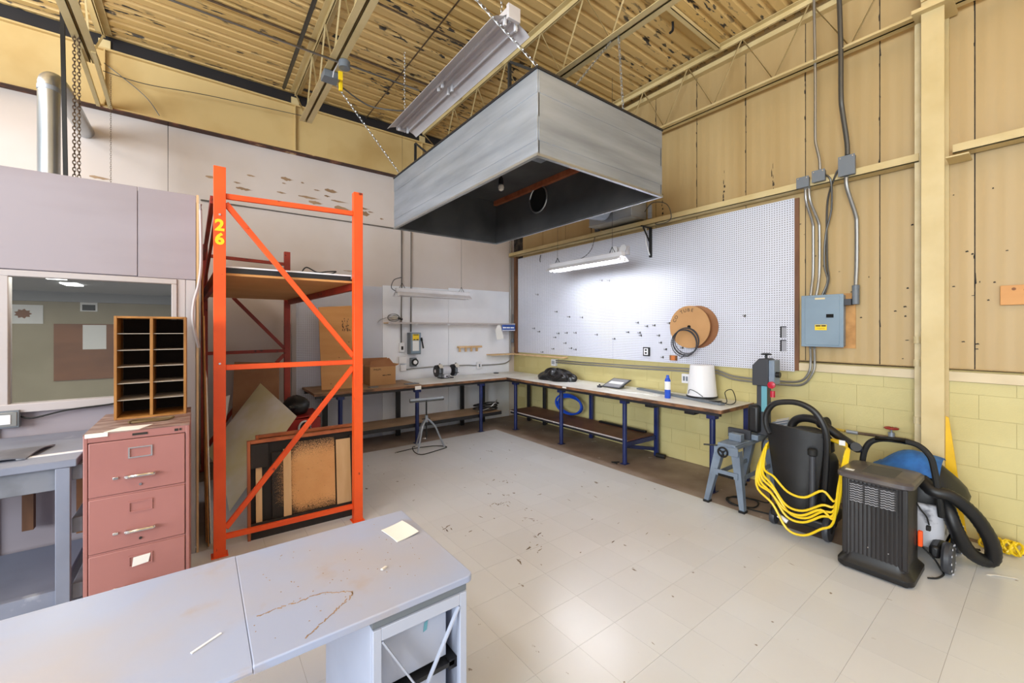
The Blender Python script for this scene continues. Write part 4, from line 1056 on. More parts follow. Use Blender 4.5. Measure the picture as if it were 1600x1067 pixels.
MB().box(4.43, 3.36, .285, 5.01, 5.92, .305).build('lower_shelf', 'shelf_brown', bB, bevel=.001)
MB().box(4.425, 3.36, .288, 4.4295, 5.90, .3055).build('shelf_edge', 'wood_white_trim', bB)
MB().box(4.445, 3.36, .25, 4.475, 5.90, .2845).build('shelf_rail', 'black_steel', bB)
MB().bar((4.40, 3.365, .255), (5.03, 3.34, .255), .03, .055).build('shelf_bracket', 'navy_steel', bB)
MB().bar((4.44, 3.40, .22), (5.03, 3.36, .09), .03, .045).build('shelf_bracket', 'navy_steel', bB)
MB().box(4.33 - .013, 4.37, .872, 4.3215, 4.45, .893).build('paper_label', 'paper', bB)
for y in (3.02, 2.5):
    MB().box(4.40, y - .06, .785, 4.52, y + .06, .86).build('under_box', 'black_plastic', bB, bevel=.006)
tag(MB().cyl((4.98, 3.30, .03), (5.0, 3.18, .03), .03, n=12).build('stub_pipe', 'matte_black'), 'short black pipe lying at the rear bench leg', 'pipe')
tag(MB().tube(spline([(4.38, 3.45, .012), (4.30, 3.50, .012), (4.26, 3.46, .03), (4.3, 3.42, .012)], 6), .008, 6).build('hook_wire', 'matte_black'), 'bent black wire on the floor by a navy leg', 'wire')

# ---- things on / under the benches
bg_ = tag(lumpy((4.78, 5.05, BT), .21, .38, .155, 21, nu=64, nv=32, amp=.10, zmin=-.15, freq=6.0).build('rubbish_bag', 'black_bag', sharp=70), 'crumpled shiny black plastic bag on the white bench', 'bag')
tb = thing('picture_frame', 'grey flat frame tilted on the white bench', 'frame', (4.8, 3.85, BT))
cn = [Vector(p) for p in ((4.70, 3.70, .905), (4.70, 4.02, .905), (4.97, 4.02, 1.005), (4.97, 3.70, 1.005))]
nn = (cn[1] - cn[0]).cross(cn[3] - cn[0]).normalized()
if nn.z < 0: nn = -nn
MB().prism(cn, nn * .012).build('back_plate', 'saw_dark', tb, bevel=.002)
ctr = sum(cn, Vector()) / 4
MB().prism([ctr + (p - ctr) * .86 + nn * .0125 for p in cn], nn * .002).build('face_sheet', 'grey_ink', tb)
MB().prism([ctr + Vector(((p - ctr).x * .25, (p - ctr).y * .72, (p - ctr).z * .25)) + nn * .015 for p in cn], nn * .001).build('pale_strip', 'photo_white', tb)
MB().box(4.93, 3.82, BT, 4.96, 3.90, .985).build('prop', 'black_plastic', tb)
br_ = tag(MB().bar((4.93, 3.55, .9135), (4.62, 2.23, .9135), .075, .025).build('metal_bar', 'grey_box_dark', bevel=.003), 'long flat dark grey bar lying on the white bench', 'bar')
cs = thing('spray_can', 'blue spray can with pale label on the white bench', 'can', (4.59, 2.885, BT))
MB().lathe([(.033, .0), (.035, .004), (.035, .215), (.033, .222)], (4.59, 2.885, BT), n=24).build('body', 'blue_plastic', cs)
MB().lathe([(.0356, .105), (.0356, .205)], (4.59, 2.885, BT), n=24, close=False).build('label_band', 'photo_white', cs)
MB().lathe([(.033, .222), (.024, .245), (.018, .25), (.017, .275), (.014, .282)], (4.59, 2.885, BT), n=18).build('cap', 'blue_plastic', cs)
bk = thing('white_bucket', 'white plastic bucket upside down on the white bench', 'bucket', (4.87, 2.6, BT + .028))
MB().lathe([(.168, .0), (.172, .012), (.168, .014), (.135, .375), (.13, .383), (.0, .386)], (4.87, 2.6, BT + .028), n=32, close=False).build('wall', 'white_plastic', bk, sharp=30)
MB().lathe([(.172, .0), (.178, .004), (.178, .016), (.170, .02)], (4.87, 2.6, BT + .026), n=32, close=False).build('rim', 'black_plastic', bk)
MB().tube(spline([(4.74, 2.70, .96), (4.70, 2.66, 1.02), (4.70, 2.58, 1.0), (4.70, 2.50, .955)], 6), .004, 6).build('bail_wire', 'black_steel', bk)
tag(MB().tube(spline([(4.72, 2.68, .908), (4.68, 2.5, .910), (4.62, 2.32, .932), (4.75, 2.25, .915), (4.82, 2.3, 1.02), (4.86, 2.24, 1.05), (4.86, 2.2, .93), (4.7, 2.19, .908), (4.62, 2.25, .935), (4.7, 2.4, .912), (4.85, 2.35, .908)], 7), .005, 6).build('power_cable', 'matte_black'), 'tangled thin black cable on the near end of the white bench', 'cable')
tag(MB().box(4.62, 3.98, BT, 4.66, 4.04, BT + .03).cyl((4.64, 4.01, BT + .03), (4.64, 4.01, BT + .05), .012, n=10).build('small_fitting', 'saw_dark', bevel=.003), 'small dark metal fitting on the white bench before the frame', 'fitting')
tag(MB().tube(spline([(4.6, 3.85, BT + .006), (4.55, 3.5, BT + .006), (4.6, 3.3, BT + .006), (4.56, 3.1, BT + .006), (4.64, 3.02, BT + .006), (4.68, 3.15, BT + .006)], 6), .005, 5).build('white_cable', 'photo_white'), 'thin pale cable lying on the white bench beside the spray can', 'cable')
# hose coils
tag(MB().tube([(4.93 + .03 * math.sin(t * .33), 4.92 + (.27 + .012 * k / 48) * math.cos(t), .335 + (.135 + .012 * k / 48) * (1 + math.sin(t))) for k, t in [(k, 2 * PI * k / 48) for k in range(145)]], .017, 8).build('blue_hose', 'blue_plastic'), 'coil of blue hose standing on the lower shelf of the right bench', 'hose')
rg = random.Random(5)
pts = []
for k in range(70):
    t = 2 * PI * k / 14; R_ = .15 + .06 * math.sin(k * .7)
    pts.append((4.10 + (R_ + .05) * math.cos(t), 6.17 + R_ * .75 * math.sin(t), .309 + .0022 * k * .8))
tag(MB().tube(spline(pts, 2), .011, 6).build('black_hose', 'black_plastic'), 'loose coil of black hose on the lower shelf in the corner', 'hose')
tag(MB().tube(spline([(3.85, 6.1, .305), (4.05, 6.02, .36), (4.22, 6.05, .45), (4.3, 6.12, .47)], 5), .009, 6).build('grey_rod', 'conduit'), 'grey bent rod resting on the black hose coil', 'rod')
m_ = MB()
for k in range(9):
    m_.obox((4.95, 4.2 - k * .09, .325), (.05, .07, .035), (0, 0, rg.uniform(-.3, .3)))
tag(MB().box(4.93, 3.45, .307, 4.985, 4.28, .335).build('flat_strip', 'black_plastic', bevel=.004), 'dark flat strip lying along the back of the brown shelf', 'strip')

# cardboard box
bx = thing('cardboard_box', 'open cardboard box standing on the left part of the back bench', 'box', (2.22, 6.35, BT))
MB().box(2.04, 6.20, BT, 2.05, 6.52, 1.175).box(2.425, 6.20, BT, 2.435, 6.52, 1.175).box(2.05, 6.20, BT, 2.425, 6.21, 1.175).box(2.05, 6.51, BT, 2.425, 6.52, 1.175).box(2.05, 6.21, BT, 2.425, 6.51, BT + .008).build('carton', 'cardboard', bx)
MB().prism([(2.04, 6.20, 1.176), (2.435, 6.20, 1.176), (2.37, 6.30, 1.295), (2.08, 6.29, 1.25)], (0, .005, .004)).build('flap', 'cardboard_dark', bx)
MB().prism([(2.436, 6.20, 1.176), (2.436, 6.52, 1.176), (2.50, 6.50, 1.20), (2.50, 6.22, 1.20)], (0, 0, .005)).build('flap', 'cardboard', bx)
MB().prism([(2.04, 6.52, 1.176), (2.435, 6.52, 1.176), (2.435, 6.57, 1.29), (2.04, 6.57, 1.29)], (0, .005, 0)).build('flap', 'cardboard_dark', bx)
text_mesh('PHILIPS', .036, 'print_text', 'ink', bx, (2.15, 6.1985, 1.135), (1, 0, 0), (0, 0, 1))
MB().box(2.23, 6.1975, 1.038, 2.27, 6.1995, 1.05).box(2.275, 6.1975, 1.04, 2.30, 6.1995, 1.047).box(2.305, 6.1975, 1.042, 2.36, 6.1995, 1.053).build('smudged_print', 'ink', bx)
# plywood panel standing on the bench
pl = thing('plywood_offcut', 'tall plywood offcut standing on the left end of the back bench', 'plywood', (1.58, 6.12, BT))
MB().prism([(1.36, 6.16, BT), (1.80, 6.12, BT), (1.80, 6.30, 2.095), (1.355, 6.34, 2.06)], (0, .016, 0)).build('sheet', 'plywood', pl)
rq = random.Random(9)
m_ = MB()
for k in range(26):
    u = rq.uniform(1.66, 1.78); z = rq.uniform(1.72, 1.90); y = 6.158 + (z - BT) * .15 - (u - 1.36) * .09 - .0025
    m_.obox((u, y, z), (rq.uniform(.004, .014), .001, rq.uniform(.008, .03)), (-.15, 0, -.09))
m_.build('stencil_smudge', 'ink', pl)
for u, z in ((1.60, 1.34), (1.74, 1.56), (1.48, .98), (1.70, 1.14)):
    MB().obox((u, 6.158 + (z - BT) * .15 - (u - 1.36) * .09 - .003, z), (.014, .001, .012), (-.15, 0, -.09)).build('knot', 'old_wood', pl)
# bench grinder
gr = thing('bench_grinder', 'grey and black double wheel bench grinder on the back bench', 'grinder', (3.42, 6.42, BT))
MB().lathe([(.05, -.085), (.07, -.075), (.075, 0), (.07, .075), (.05, .085)], (3.42, 6.42, BT + .13), (1, 0, 0), n=20).build('motor', 'dirty_white', gr)
MB().box(3.36, 6.35, BT, 3.48, 6.49, BT + .07).build('base', 'dirty_white', gr, bevel=.008)
MB().box(3.30, 6.34, BT, 3.54, 6.50, BT + .014).build('foot', 'black_steel', gr, bevel=.004)
MB().box(3.39, 6.3485, BT + .025, 3.43, 6.352, BT + .045).build('switch', 'ink', gr)
for s_ in (-1, 1):
    x = 3.42 + s_ * .155
    g_ = MB().lathe([(.035, -.035), (.10, -.032), (.105, 0), (.10, .032), (.035, .035)], (x, 6.42, BT + .13), (1, 0, 0), n=20).build('wheel_guard', 'black_steel', gr)
    MB().cyl((x - .018, 6.40, BT + .12), (x + .018, 6.40, BT + .12), .093, n=20).build('wheel', 'grey_box_dark', g_)
    MB().cyl((x + s_ * .036, 6.42, BT + .13), (x + s_ * .045, 6.42, BT + .13), .03, n=10).build('hub_nut', 'chrome', g_)
    MB().obox((x, 6.29, BT + .22), (.07, .09, .004), (.7, 0, 0)).build('eye_shield', 'bulb_glass', gr)
    MB().box(x - .03, 6.28, BT + .09, x + .03, 6.33, BT + .10).build('tool_rest', 'black_steel', gr)
    MB().bar((x, 6.33, BT + .26), (x, 6.40, BT + .21), .02, .012).build('spark_arm', 'black_steel', gr)
tag(MB().lathe([(.045, 0), (.05, .004), (.05, .018), (.03, .02), (.03, .004)], (4.55, 6.5, BT), n=18).build('tape_roll', 'saw_dark'), 'small dark tape roll lying in the bench corner', 'tape roll')
for (x, y, w, d, lab) in ((2.62, 6.02, .20, .12, 'small dark scrap lying at the bench edge left of the leg'), (2.02, 6.0, .13, .08, 'small grey scrap lying on the bench in front of the box')):
    tag(MB().obox((x, y, BT + .006), (w, d, .010), (0, 0, .2)).build('scrap_piece', 'grey_box_dark'), lab, 'scrap')
tag(MB().box(2.60, 5.8465, .845, 2.70, 5.8495, .885).box(2.60, 5.8465, .885, 2.72, 5.91, .9025).build('paper_tag', 'paper') if False else MB().box(2.60, 5.8455, .83, 2.70, 5.8488, .885).build('paper_tag', 'paper'), 'white paper tag stuck on the bench edge above a navy leg', 'tag')

# ---- roller stand tripod
rs = thing('roller_stand', 'grey steel roller stand on three splayed legs before the back bench', 'stand', (2.66, 5.4, 0))
cxr, cyr = 2.63, 5.52
MB().cyl((cxr, cyr, .15), (cxr, cyr, .72), .011, n=10).build('screw_post', 'black_steel', rs)
MB().cyl((cxr, cyr, .40), (cxr, cyr, .50), .022, n=12).build('hub', 'galvanised', rs)
MB().bar((cxr - .07, cyr, .45), (cxr + .06, cyr, .45), .012, .012).build('clamp_handle', 'black_steel', rs)
rd = Vector((.96, -.12, 0)).normalized()
r0 = Vector((cxr, cyr, .735)) - rd * .24; r1 = Vector((cxr, cyr, .735)) + rd * .26
MB().cyl(r0, r1, .02, n=12).build('roller', 'galvanised', rs)
MB().bar(r0 + Vector((0, 0, -.03)), r1 + Vector((0, 0, -.03)), .02, .015).bar(r0 + Vector((0, 0, -.03)), r0 + Vector((0, 0, .02)), .02, .012).bar(r1 + Vector((0, 0, -.03)), r1 + Vector((0, 0, .02)), .02, .012).build('roller_bracket', 'dark_conduit', rs)
for (fx_, fy_) in ((2.44, 5.40), (2.89, 5.46), (2.60, 5.80)):
    d = Vector((fx_ - cxr, fy_ - cyr, 0))
    MB().tube(spline([(cxr, cyr, .46), (cxr + d.x * .45, cyr + d.y * .45, .34), (cxr + d.x * .72, cyr + d.y * .72, .18), (fx_, fy_, .013)], 5), .013, 8).build('leg', 'galvanised', rs)
MB().tube([(2.60 + .02 * math.cos(t), 5.52 + .02 * math.sin(t), .17) for t in [2 * PI * k / 10 for k in range(10)]], .006, 5, True).build('foot_ring', 'chrome', rs)
tag(MB().tube(spline([(2.20, 5.62, .008), (2.50, 5.66, .008), (2.80, 5.60, .008), (2.92, 5.44, .008), (2.7, 5.36, .008), (2.47, 5.32, .008), (2.40, 5.40, .03), (2.38, 5.44, .09), (2.42, 5.44, .10)], 7), .006, 6).build('floor_cord', 'matte_black'), 'thin black cord lying around the roller stand feet', 'cord')

# ================================================================ BACK WALL FITTINGS
def tube_fix(name, label, p0, p1, lit, grp):
    """bench fluorescent fixture hanging, along p0-p1 (same z)"""
    p0 = Vector(p0); p1 = Vector(p1); d = (p1 - p0).normalized(); s_ = d.cross(Vector((0, 0, 1))).normalized(); c = (p0 + p1) / 2
    t = thing(name, label, 'light fixture', c, 0, grp)
    prof = [(-.125, -.055), (-.05, .0), (.05, .0), (.125, -.055)]
    m_ = MB(); vs = []
    for p in (p0, p1): vs += [p + s_ * a + Vector((0, 0, z)) for a, z in prof] + [p + s_ * a + Vector((0, 0, z + .004)) for a, z in prof]
    fs = []
    for i in range(3): fs += [(i, i + 1, 8 + i + 1, 8 + i), (4 + i, 12 + i, 12 + i + 1, 4 + i + 1)]
    fs += [(0, 8, 12, 4), (3, 7, 15, 11), (0, 4, 5, 1), (1, 5, 6, 2), (2, 6, 7, 3), (8, 9, 13, 12), (9, 10, 14, 13), (10, 11, 15, 14)]
    m_.add(vs, fs).build('reflector', 'white_enamel', t)
    MB().bar(p0 + Vector((0, 0, .035)), p1 + Vector((0, 0, .035)), .08, .06).build('ballast_channel', 'white_enamel', t, bevel=.004)
    for sg in (-1, 1):
        q = s_ * .045 * sg + Vector((0, 0, -.035))
        MB().cyl(p0 + d * .04 + q, p1 - d * .04 + q, .019, n=12).build('tube', 'tube_light' if lit else 'white_plastic', t)
        for pe in (p0 + d * .025, p1 - d * .025): MB().obox(pe + q, (.03, .03, .05)).build('lamp_holder', 'white_plastic', t)
    return t
fA = tube_fix('bench_light', 'unlit white fluorescent fixture hanging over the back bench', (2.40, 6.10, 2.315), (3.69, 6.10, 2.31), False, 'bench fluorescent fixtures')
for x in (2.5, 3.55):
    MB().tube([(x, 6.1, 2.38), (x, 6.1, 5.118)], .003, 5).build('hanging_wire', 'dark_conduit', fA)
    MB().tube([(x - .05, 6.1, 2.375), (x, 6.1, 2.46), (x + .05, 6.1, 2.375)], .005, 5).build('wire_yoke', 'matte_black', fA)
MB().tube(spline([(2.40, 6.1, 2.33), (2.33, 6.1, 2.38), (2.38, 6.12, 2.50), (2.5, 6.14, 2.55)], 5), .006, 5).build('lead', 'black_plastic', fA)
fB = tube_fix('bench_light', 'lit twin fluorescent fixture hanging before the right pegboard', (4.42, 4.80, 2.70), (4.42, 3.42, 2.70), True, 'bench fluorescent fixtures')
for y in (4.66, 3.60):
    MB().tube([(4.42, y, 2.76), (4.42, y, 5.118)], .003, 5).build('hanging_wire', 'dark_conduit', fB)
    MB().tube([(4.42, y - .05, 2.765), (4.42, y, 2.85), (4.42, y + .05, 2.765)], .005, 5).build('wire_yoke', 'matte_black', fB)

# shelves on the back wall
ws_ = thing('wall_shelf', 'long narrow wooden shelf on the white back wall', 'shelf', (3.7, 6.6, 1.82))
MB().box(2.42, 6.47, 1.84, 4.98, 6.687, 1.858).build('board', 'pale_wood', ws_, bevel=.001)
MB().box(2.42, 6.462, 1.835, 4.98, 6.4695, 1.862).build('lip', 'wood_white_trim', ws_)
for x in (2.9, 3.5, 3.9, 4.35):
    MB().box(x - .02, 6.46, 1.815, x + .02, 6.4615, 1.838).build('clip', 'white_plastic', ws_)
ws2 = thing('corner_shelf', 'small pale ledge shelf turning the corner above the benches', 'shelf', (4.9, 6.5, 1.25))
MB().box(4.45, 6.50, 1.245, 5.09, 6.687, 1.265).build('board', 'pale_wood', ws2, bevel=.001)
MB().box(4.97, 5.12, 1.245, 5.09, 6.499, 1.265).build('board', 'pale_wood', ws2, bevel=.001)
sg_ = thing('blue_sign', 'small blue sign hanging at the right end of the wall shelf', 'sign', (4.82, 6.45, 1.71))
MB().box(4.66, 6.452, 1.715, 4.97, 6.4595, 1.835).build('plate', 'blue_sign', sg_)
MB().box(4.66, 6.4505, 1.722, 4.97, 6.4518, 1.735).build('white_line', 'photo_white', sg_)
for a, b in ((4.675, 4.755), (4.765, 4.845), (4.86, 4.945)): MB().box(a, 6.4505, 1.765, b, 6.4518, 1.79).build('worn_lettering', 'photo_white', sg_)
tag(MB().prism([(4.56, 6.457, 1.83), (4.62, 6.457, 1.83), (4.70, 6.457, 1.57), (4.54, 6.457, 1.545), (4.50, 6.457, 1.74)], (0, .001, 0)).build('hang_tag', 'paper'), 'white paper tag hanging from the shelf beside the blue sign', 'tag')
tr_ = thing('tool_rack', 'small pale wooden tool rack with pegs on the back wall', 'tool rack', (4.05, 6.65, 1.35))
MB().box(3.80, 6.62, 1.40, 4.31, 6.687, 1.435).build('bar', 'pale_wood', tr_, bevel=.002)
for x in (3.82, 3.95, 4.07, 4.19): MB().box(x, 6.635, 1.33, x + .03, 6.665, 1.399).build('peg', 'pale_wood', tr_)
cg = thing('caged_lamp', 'wire cage work lamp standing on the wall shelf end', 'lamp', (2.55, 6.58, 1.86))
for k in range(5):
    a = PI * k / 5
    pts = [(2.55 + .10 * math.cos(t), 6.58 + .06 * math.sin(t) * math.cos(a), 1.935 + .065 * math.sin(t) * math.sin(a) + .002) for t in [2 * PI * q / 18 for q in range(18)]]
    MB().tube(pts, .003, 4, True).build('cage_wire', 'dark_conduit', cg)
MB().lathe([(.012, -.05), (.03, -.02), (.035, .02), (.02, .05)], (2.56, 6.58, 1.935), (1, 0, 0), n=12).build('bulb', 'bulb_glass', cg)
MB().cyl((2.63, 6.58, 1.935), (2.70, 6.58, 1.91), .018, n=10).build('grip', 'black_plastic', cg)
tag(MB().tube(spline([(2.45, 6.6, 1.94), (2.36, 6.66, 1.90), (2.32, 6.68, 1.85)], 5), .003, 5).build('lamp_lead', 'dark_conduit'), 'thin lead trailing left from the caged lamp', 'cord')
# conduits on the back wall
for x, z0, lab in ((2.72, 1.50, 'left'), (2.89, 1.70, 'right')):
    tag(MB().tube([(x, 6.672, z0), (x, 6.672, 4.2)], .013, 7).build('wall_conduit', 'conduit'), '%s of two vertical conduits above the grey disconnect' % lab, 'conduit')
ds = thing('disconnect_switch', 'grey safety disconnect box with yellow label on the back wall', 'switch box', (2.93, 6.64, 1.32))
MB().box(2.83, 6.57, 1.32, 3.03, 6.687, 1.69).build('box', 'grey_box_dark', ds, bevel=.004)
MB().box(2.85, 6.562, 1.335, 3.015, 6.5695, 1.68).build('cover', 'grey_box_paint', ds, bevel=.003)
MB().box(2.875, 6.560, 1.56, 2.99, 6.5615, 1.665).build('warning_label', 'yellow_sticker', ds)
MB().box(2.888, 6.5590, 1.645, 2.978, 6.5602, 1.658).box(2.888, 6.5590, 1.565, 2.925, 6.5602, 1.58).box(2.94, 6.5590, 1.565, 2.978, 6.5602, 1.58).build('label_print', 'ink', ds)
MB().box(2.875, 6.560, 1.38, 2.99, 6.5615, 1.55).build('white_label', 'photo_white', ds)
MB().bar((3.04, 6.56, 1.56), (3.06, 6.54, 1.42), .02, .02).build('lever', 'matte_black', ds)
MB().bar((3.035, 6.575, 1.60), (3.04, 6.56, 1.55), .025, .03).build('lever_pivot', 'matte_black', ds)
so = thing('outlet_box', 'stacked small outlet boxes left below the disconnect', 'outlet', (2.74, 6.66, 1.05))
MB().box(2.68, 6.65, 1.36, 2.77, 6.687, 1.52).build('upper_box', 'white_plastic', so, bevel=.004)
MB().box(2.71, 6.646, 1.40, 2.745, 6.6495, 1.46).build('socket', 'ink', so)
MB().box(2.67, 6.64, 1.17, 2.80, 6.687, 1.29).build('middle_box', 'white_plastic', so, bevel=.006)
MB().box(2.70, 6.645, 1.04, 2.80, 6.687, 1.15).build('lower_box', 'white_plastic', so, bevel=.006)
ro = thing('round_receptacle', 'black round power receptacle below the disconnect', 'receptacle', (2.93, 6.65, 1.12))
MB().box(2.87, 6.62, 1.11, 2.98, 6.687, 1.26).build('box', 'grey_box_dark', ro, bevel=.006)
MB().cyl((2.94, 6.62, 1.185), (2.94, 6.60, 1.185), .06, n=18).build('face', 'matte_black', ro)
MB().cyl((2.94, 6.60, 1.185), (2.94, 6.596, 1.185), .035, n=14).build('insert', 'white_plastic', ro)
tag(MB().tube(spline([(2.80, 6.67, 1.06), (3.0, 6.67, 1.075), (3.4, 6.67, 1.085), (4.0, 6.67, 1.075), (4.2, 6.67, 1.06), (4.75, 6.67, 1.055), (4.95, 6.67, 1.09), (5.02, 6.67, 1.2), (5.02, 6.67, 1.6), (5.02, 6.67, 3.3), (5.02, 6.67, 4.2)], 6), .012, 7).build('wall_conduit', 'conduit'), 'conduit along the wall behind the grinder rising in the corner', 'conduit')
oo = thing('switch_plate', 'white switch box on the conduit right of the grinder', 'switch', (4.26, 6.65, 1.0))
MB().box(4.21, 6.638, .995, 4.31, 6.687, 1.12).build('box', 'white_plastic', oo, bevel=.004)
MB().box(4.245, 6.634, 1.03, 4.275, 6.6375, 1.085).build('toggle', 'grey_box_dark', oo)
rr_ = thing('threaded_rod', 'thin dark rod hanging at the room corner above the ledge', 'rod', (5.04, 6.62, 1.5))
MB().cyl((5.045, 6.62, 1.55), (5.045, 6.62, 2.05), .008, n=8).build('rod', 'dark_conduit', rr_)
MB().box(5.02, 6.60, 1.48, 5.058, 6.64, 1.56).build('clamp', 'grey_box_dark', rr_, bevel=.004)

# ================================================================ RIGHT WALL FITTINGS
pan = thing('breaker_panel', 'blue grey electrical breaker panel on the right wall', 'electrical panel', (5.05, 1.42, 1.565))
MB().box(5.118, 1.185, 1.555, 5.128, 1.60, 2.10).build('backing_board', 'plywood_edge', pan)
MB().box(5.02, 1.262, 1.575, 5.117, 1.598, 2.085).build('box', 'grey_box_paint', pan, bevel=.004)
MB().box(5.008, 1.252, 1.565, 5.0195, 1.608, 2.092).build('cover', 'grey_box_paint', pan, bevel=.006)
MB().box(5.002, 1.285, 1.585, 5.0079, 1.572, 2.072).build('door', 'grey_box_paint', pan, bevel=.003)
MB().box(4.9985, 1.33, 1.86, 5.0018, 1.39, 1.895).build('latch_opening', 'dark_slot', pan)
MB().box(4.999, 1.385, 1.735, 5.0018, 1.485, 1.79).build('warning_label', 'yellow_sticker', pan)
MB().box(4.998, 1.392, 1.772, 4.9992, 1.43, 1.785).box(4.998, 1.436, 1.772, 4.9992, 1.478, 1.785).box(4.998, 1.40, 1.755, 4.9992, 1.47, 1.757).box(4.998, 1.40, 1.745, 4.9992, 1.45, 1.747).build('label_print', 'ink', pan)
MB().box(5.0, 1.40, 2.045, 5.0018, 1.485, 2.062).build('name_badge', 'cream_pipe', pan)
MB().box(5.03, 1.20, 1.98, 5.117, 1.262, 2.04).build('nipple', 'saw_dark', pan)
lb = thing('conduit_elbow', 'grey cast conduit elbow beside the breaker panel', 'conduit elbow', (5.07, 1.18, 1.98))
MB().rbox(5.04, 1.145, 1.985, 5.10, 1.199, 2.13, .02).build('body', 'grey_box_dark', lb, bevel=.003)
MB().cyl((5.07, 1.172, 2.13), (5.07, 1.172, 2.17), .03, n=14).build('collar', 'grey_box_dark', lb)
def jbox(y0, y1, z0, z1, label):
    t = thing('pull_box', label, 'electrical box', (5.04, (y0 + y1) / 2, z0), 0, 'pull boxes on the girt')
    MB().box(4.93, y0, z0, 4.983, y1, z1).build('box', 'grey_box_dark', t, bevel=.003)
    MB().box(4.925, y0 - .005, z0 - .005, 4.9295, y1 + .005, z1 + .005).build('cover', 'grey_box_dark', t, bevel=.001)
    for yy in (y0 + .012, y1 - .012): MB().cyl((4.925, yy, z1 - .012), (4.921, yy, z1 - .012), .005, n=8).build('screw', 'chrome', t)
jbox(1.52, 1.62, 3.20, 3.30, 'left small grey pull box of the pair on the girt')
jbox(1.385, 1.485, 3.225, 3.33, 'right small grey pull box of the pair on the girt')
jbox(1.15, 1.27, 3.22, 3.40, 'larger grey pull box on the girt beside the column')
def cond(label, pts, r=.013, n=5, m='conduit'):
    tag(MB().tube(spline(pts, n), r, 8).build('panel_conduit', m), label, 'conduit', 'conduits around the breaker panel')
cond('left bent conduit between the pull boxes and the panel', [(4.96, 1.555, 3.195), (4.97, 1.55, 3.05), (5.08, 1.53, 2.86), (5.10, 1.53, 2.75), (5.10, 1.53, 2.35), (5.08, 1.535, 2.2), (5.06, 1.54, 2.093)])
cond('second bent conduit between the pull boxes and the panel', [(4.96, 1.525, 3.195), (4.97, 1.515, 3.05), (5.08, 1.48, 2.86), (5.10, 1.475, 2.75), (5.10, 1.475, 2.35), (5.08, 1.48, 2.2), (5.06, 1.49, 2.093)])
cond('flexible grey cable looping down to the panel, left strand', [(4.96, 1.385, 3.28), (4.96, 1.34, 3.2), (5.05, 1.36, 2.95), (5.09, 1.42, 2.7), (5.09, 1.43, 2.4), (5.08, 1.40, 2.24), (5.06, 1.44, 2.093)], .009, m='dark_conduit')
cond('flexible grey cable looping down to the panel, right strand', [(4.96, 1.27, 3.3), (4.96, 1.30, 3.26), (5.05, 1.39, 3.05), (5.09, 1.41, 2.7), (5.09, 1.405, 2.4), (5.08, 1.39, 2.25), (5.06, 1.42, 2.093)], .009, m='dark_conduit')
cond('thick conduit from the larger pull box to the cast elbow', [(4.96, 1.22, 3.215), (4.97, 1.215, 3.1), (5.07, 1.175, 2.86), (5.09, 1.17, 2.75), (5.09, 1.17, 2.4), (5.08, 1.172, 2.25), (5.07, 1.172, 2.172)], .018)
cond('thin conduit rising from the pull box pair to the roof', [(4.96, 1.43, 3.332), (4.96, 1.435, 3.45), (4.96, 1.465, 3.62), (4.96, 1.47, 3.75), (4.96, 1.47, 4.3), (4.92, 1.47, 5.1)], .013, 6)
cond('thick conduit rising from the larger pull box to the roof', [(4.96, 1.21, 3.402), (4.96, 1.215, 3.55), (4.94, 1.245, 3.85), (4.92, 1.25, 4.0), (4.91, 1.25, 4.5), (4.88, 1.26, 5.1)], .021, 6, 'dark_conduit')
for k, (dy, dz_) in enumerate(((0, 0), (-.035, -.035))):
    cond(['upper', 'lower'][k] + ' of two conduits sweeping from the panel foot along the yellow blocks', [(5.05, 1.54 + dy, 1.56), (5.08, 1.545 + dy, 1.42), (5.085, 1.56 + dy, 1.30), (5.085, 1.63 + dy * .5, 1.20 + dz_), (5.085, 1.78, 1.175 + dz_), (5.085, 2.1, 1.175 + dz_), (5.085, 2.33, 1.185 + dz_), (5.085, 2.5, 1.23 + dz_), (5.085, 2.65, 1.235 + dz_), (5.085, 4.0, 1.205 + dz_), (5.085, 5.40, 1.19 + dz_)], .012)
for (y, z, lab) in ((5.46, 1.15, 'white outlet box at the far end of the conduits over the bench'), (2.93, 1.10, 'white duplex outlet on the yellow blocks left of the bucket')):
    t = thing('wall_outlet', lab, 'outlet', (5.1, y, z - .06))
    MB().box(5.07, y - .055, z - .06, 5.128, y + .055, z + .06).build('box', 'white_plastic', t, bevel=.004)
    for dy in (-.02, .02): MB().box(5.066, y + dy - .012, z - .03, 5.0698, y + dy + .012, z + .03).build('socket', 'grey_box_dark', t, bevel=.002)
t = thing('wall_outlet', 'black framed duplex outlet on the right pegboard', 'outlet', (5.09, 3.53, 1.37))
MB().box(5.075, 3.475, 1.365, 5.0965, 3.585, 1.49).build('frame', 'matte_black', t, bevel=.006)
MB().box(5.070, 3.495, 1.38, 5.0748, 3.565, 1.475).build('plate', 'white_plastic', t, bevel=.003)
for dz_ in (-.02, .022): MB().box(5.067, 3.515, 1.428 + dz_ - .012, 5.0698, 3.545, 1.428 + dz_ + .012).build('socket', 'ink', t)
t = thing('copper_box', 'small orange lined recess box on the right pegboard', 'box', (5.09, 3.11, 1.32))
MB().box(5.08, 3.06, 1.325, 5.0965, 3.165, 1.395).build('frame', 'old_wood', t)
MB().box(5.078, 3.085, 1.33, 5.0798, 3.14, 1.39).build('liner', 'orange_print', t)
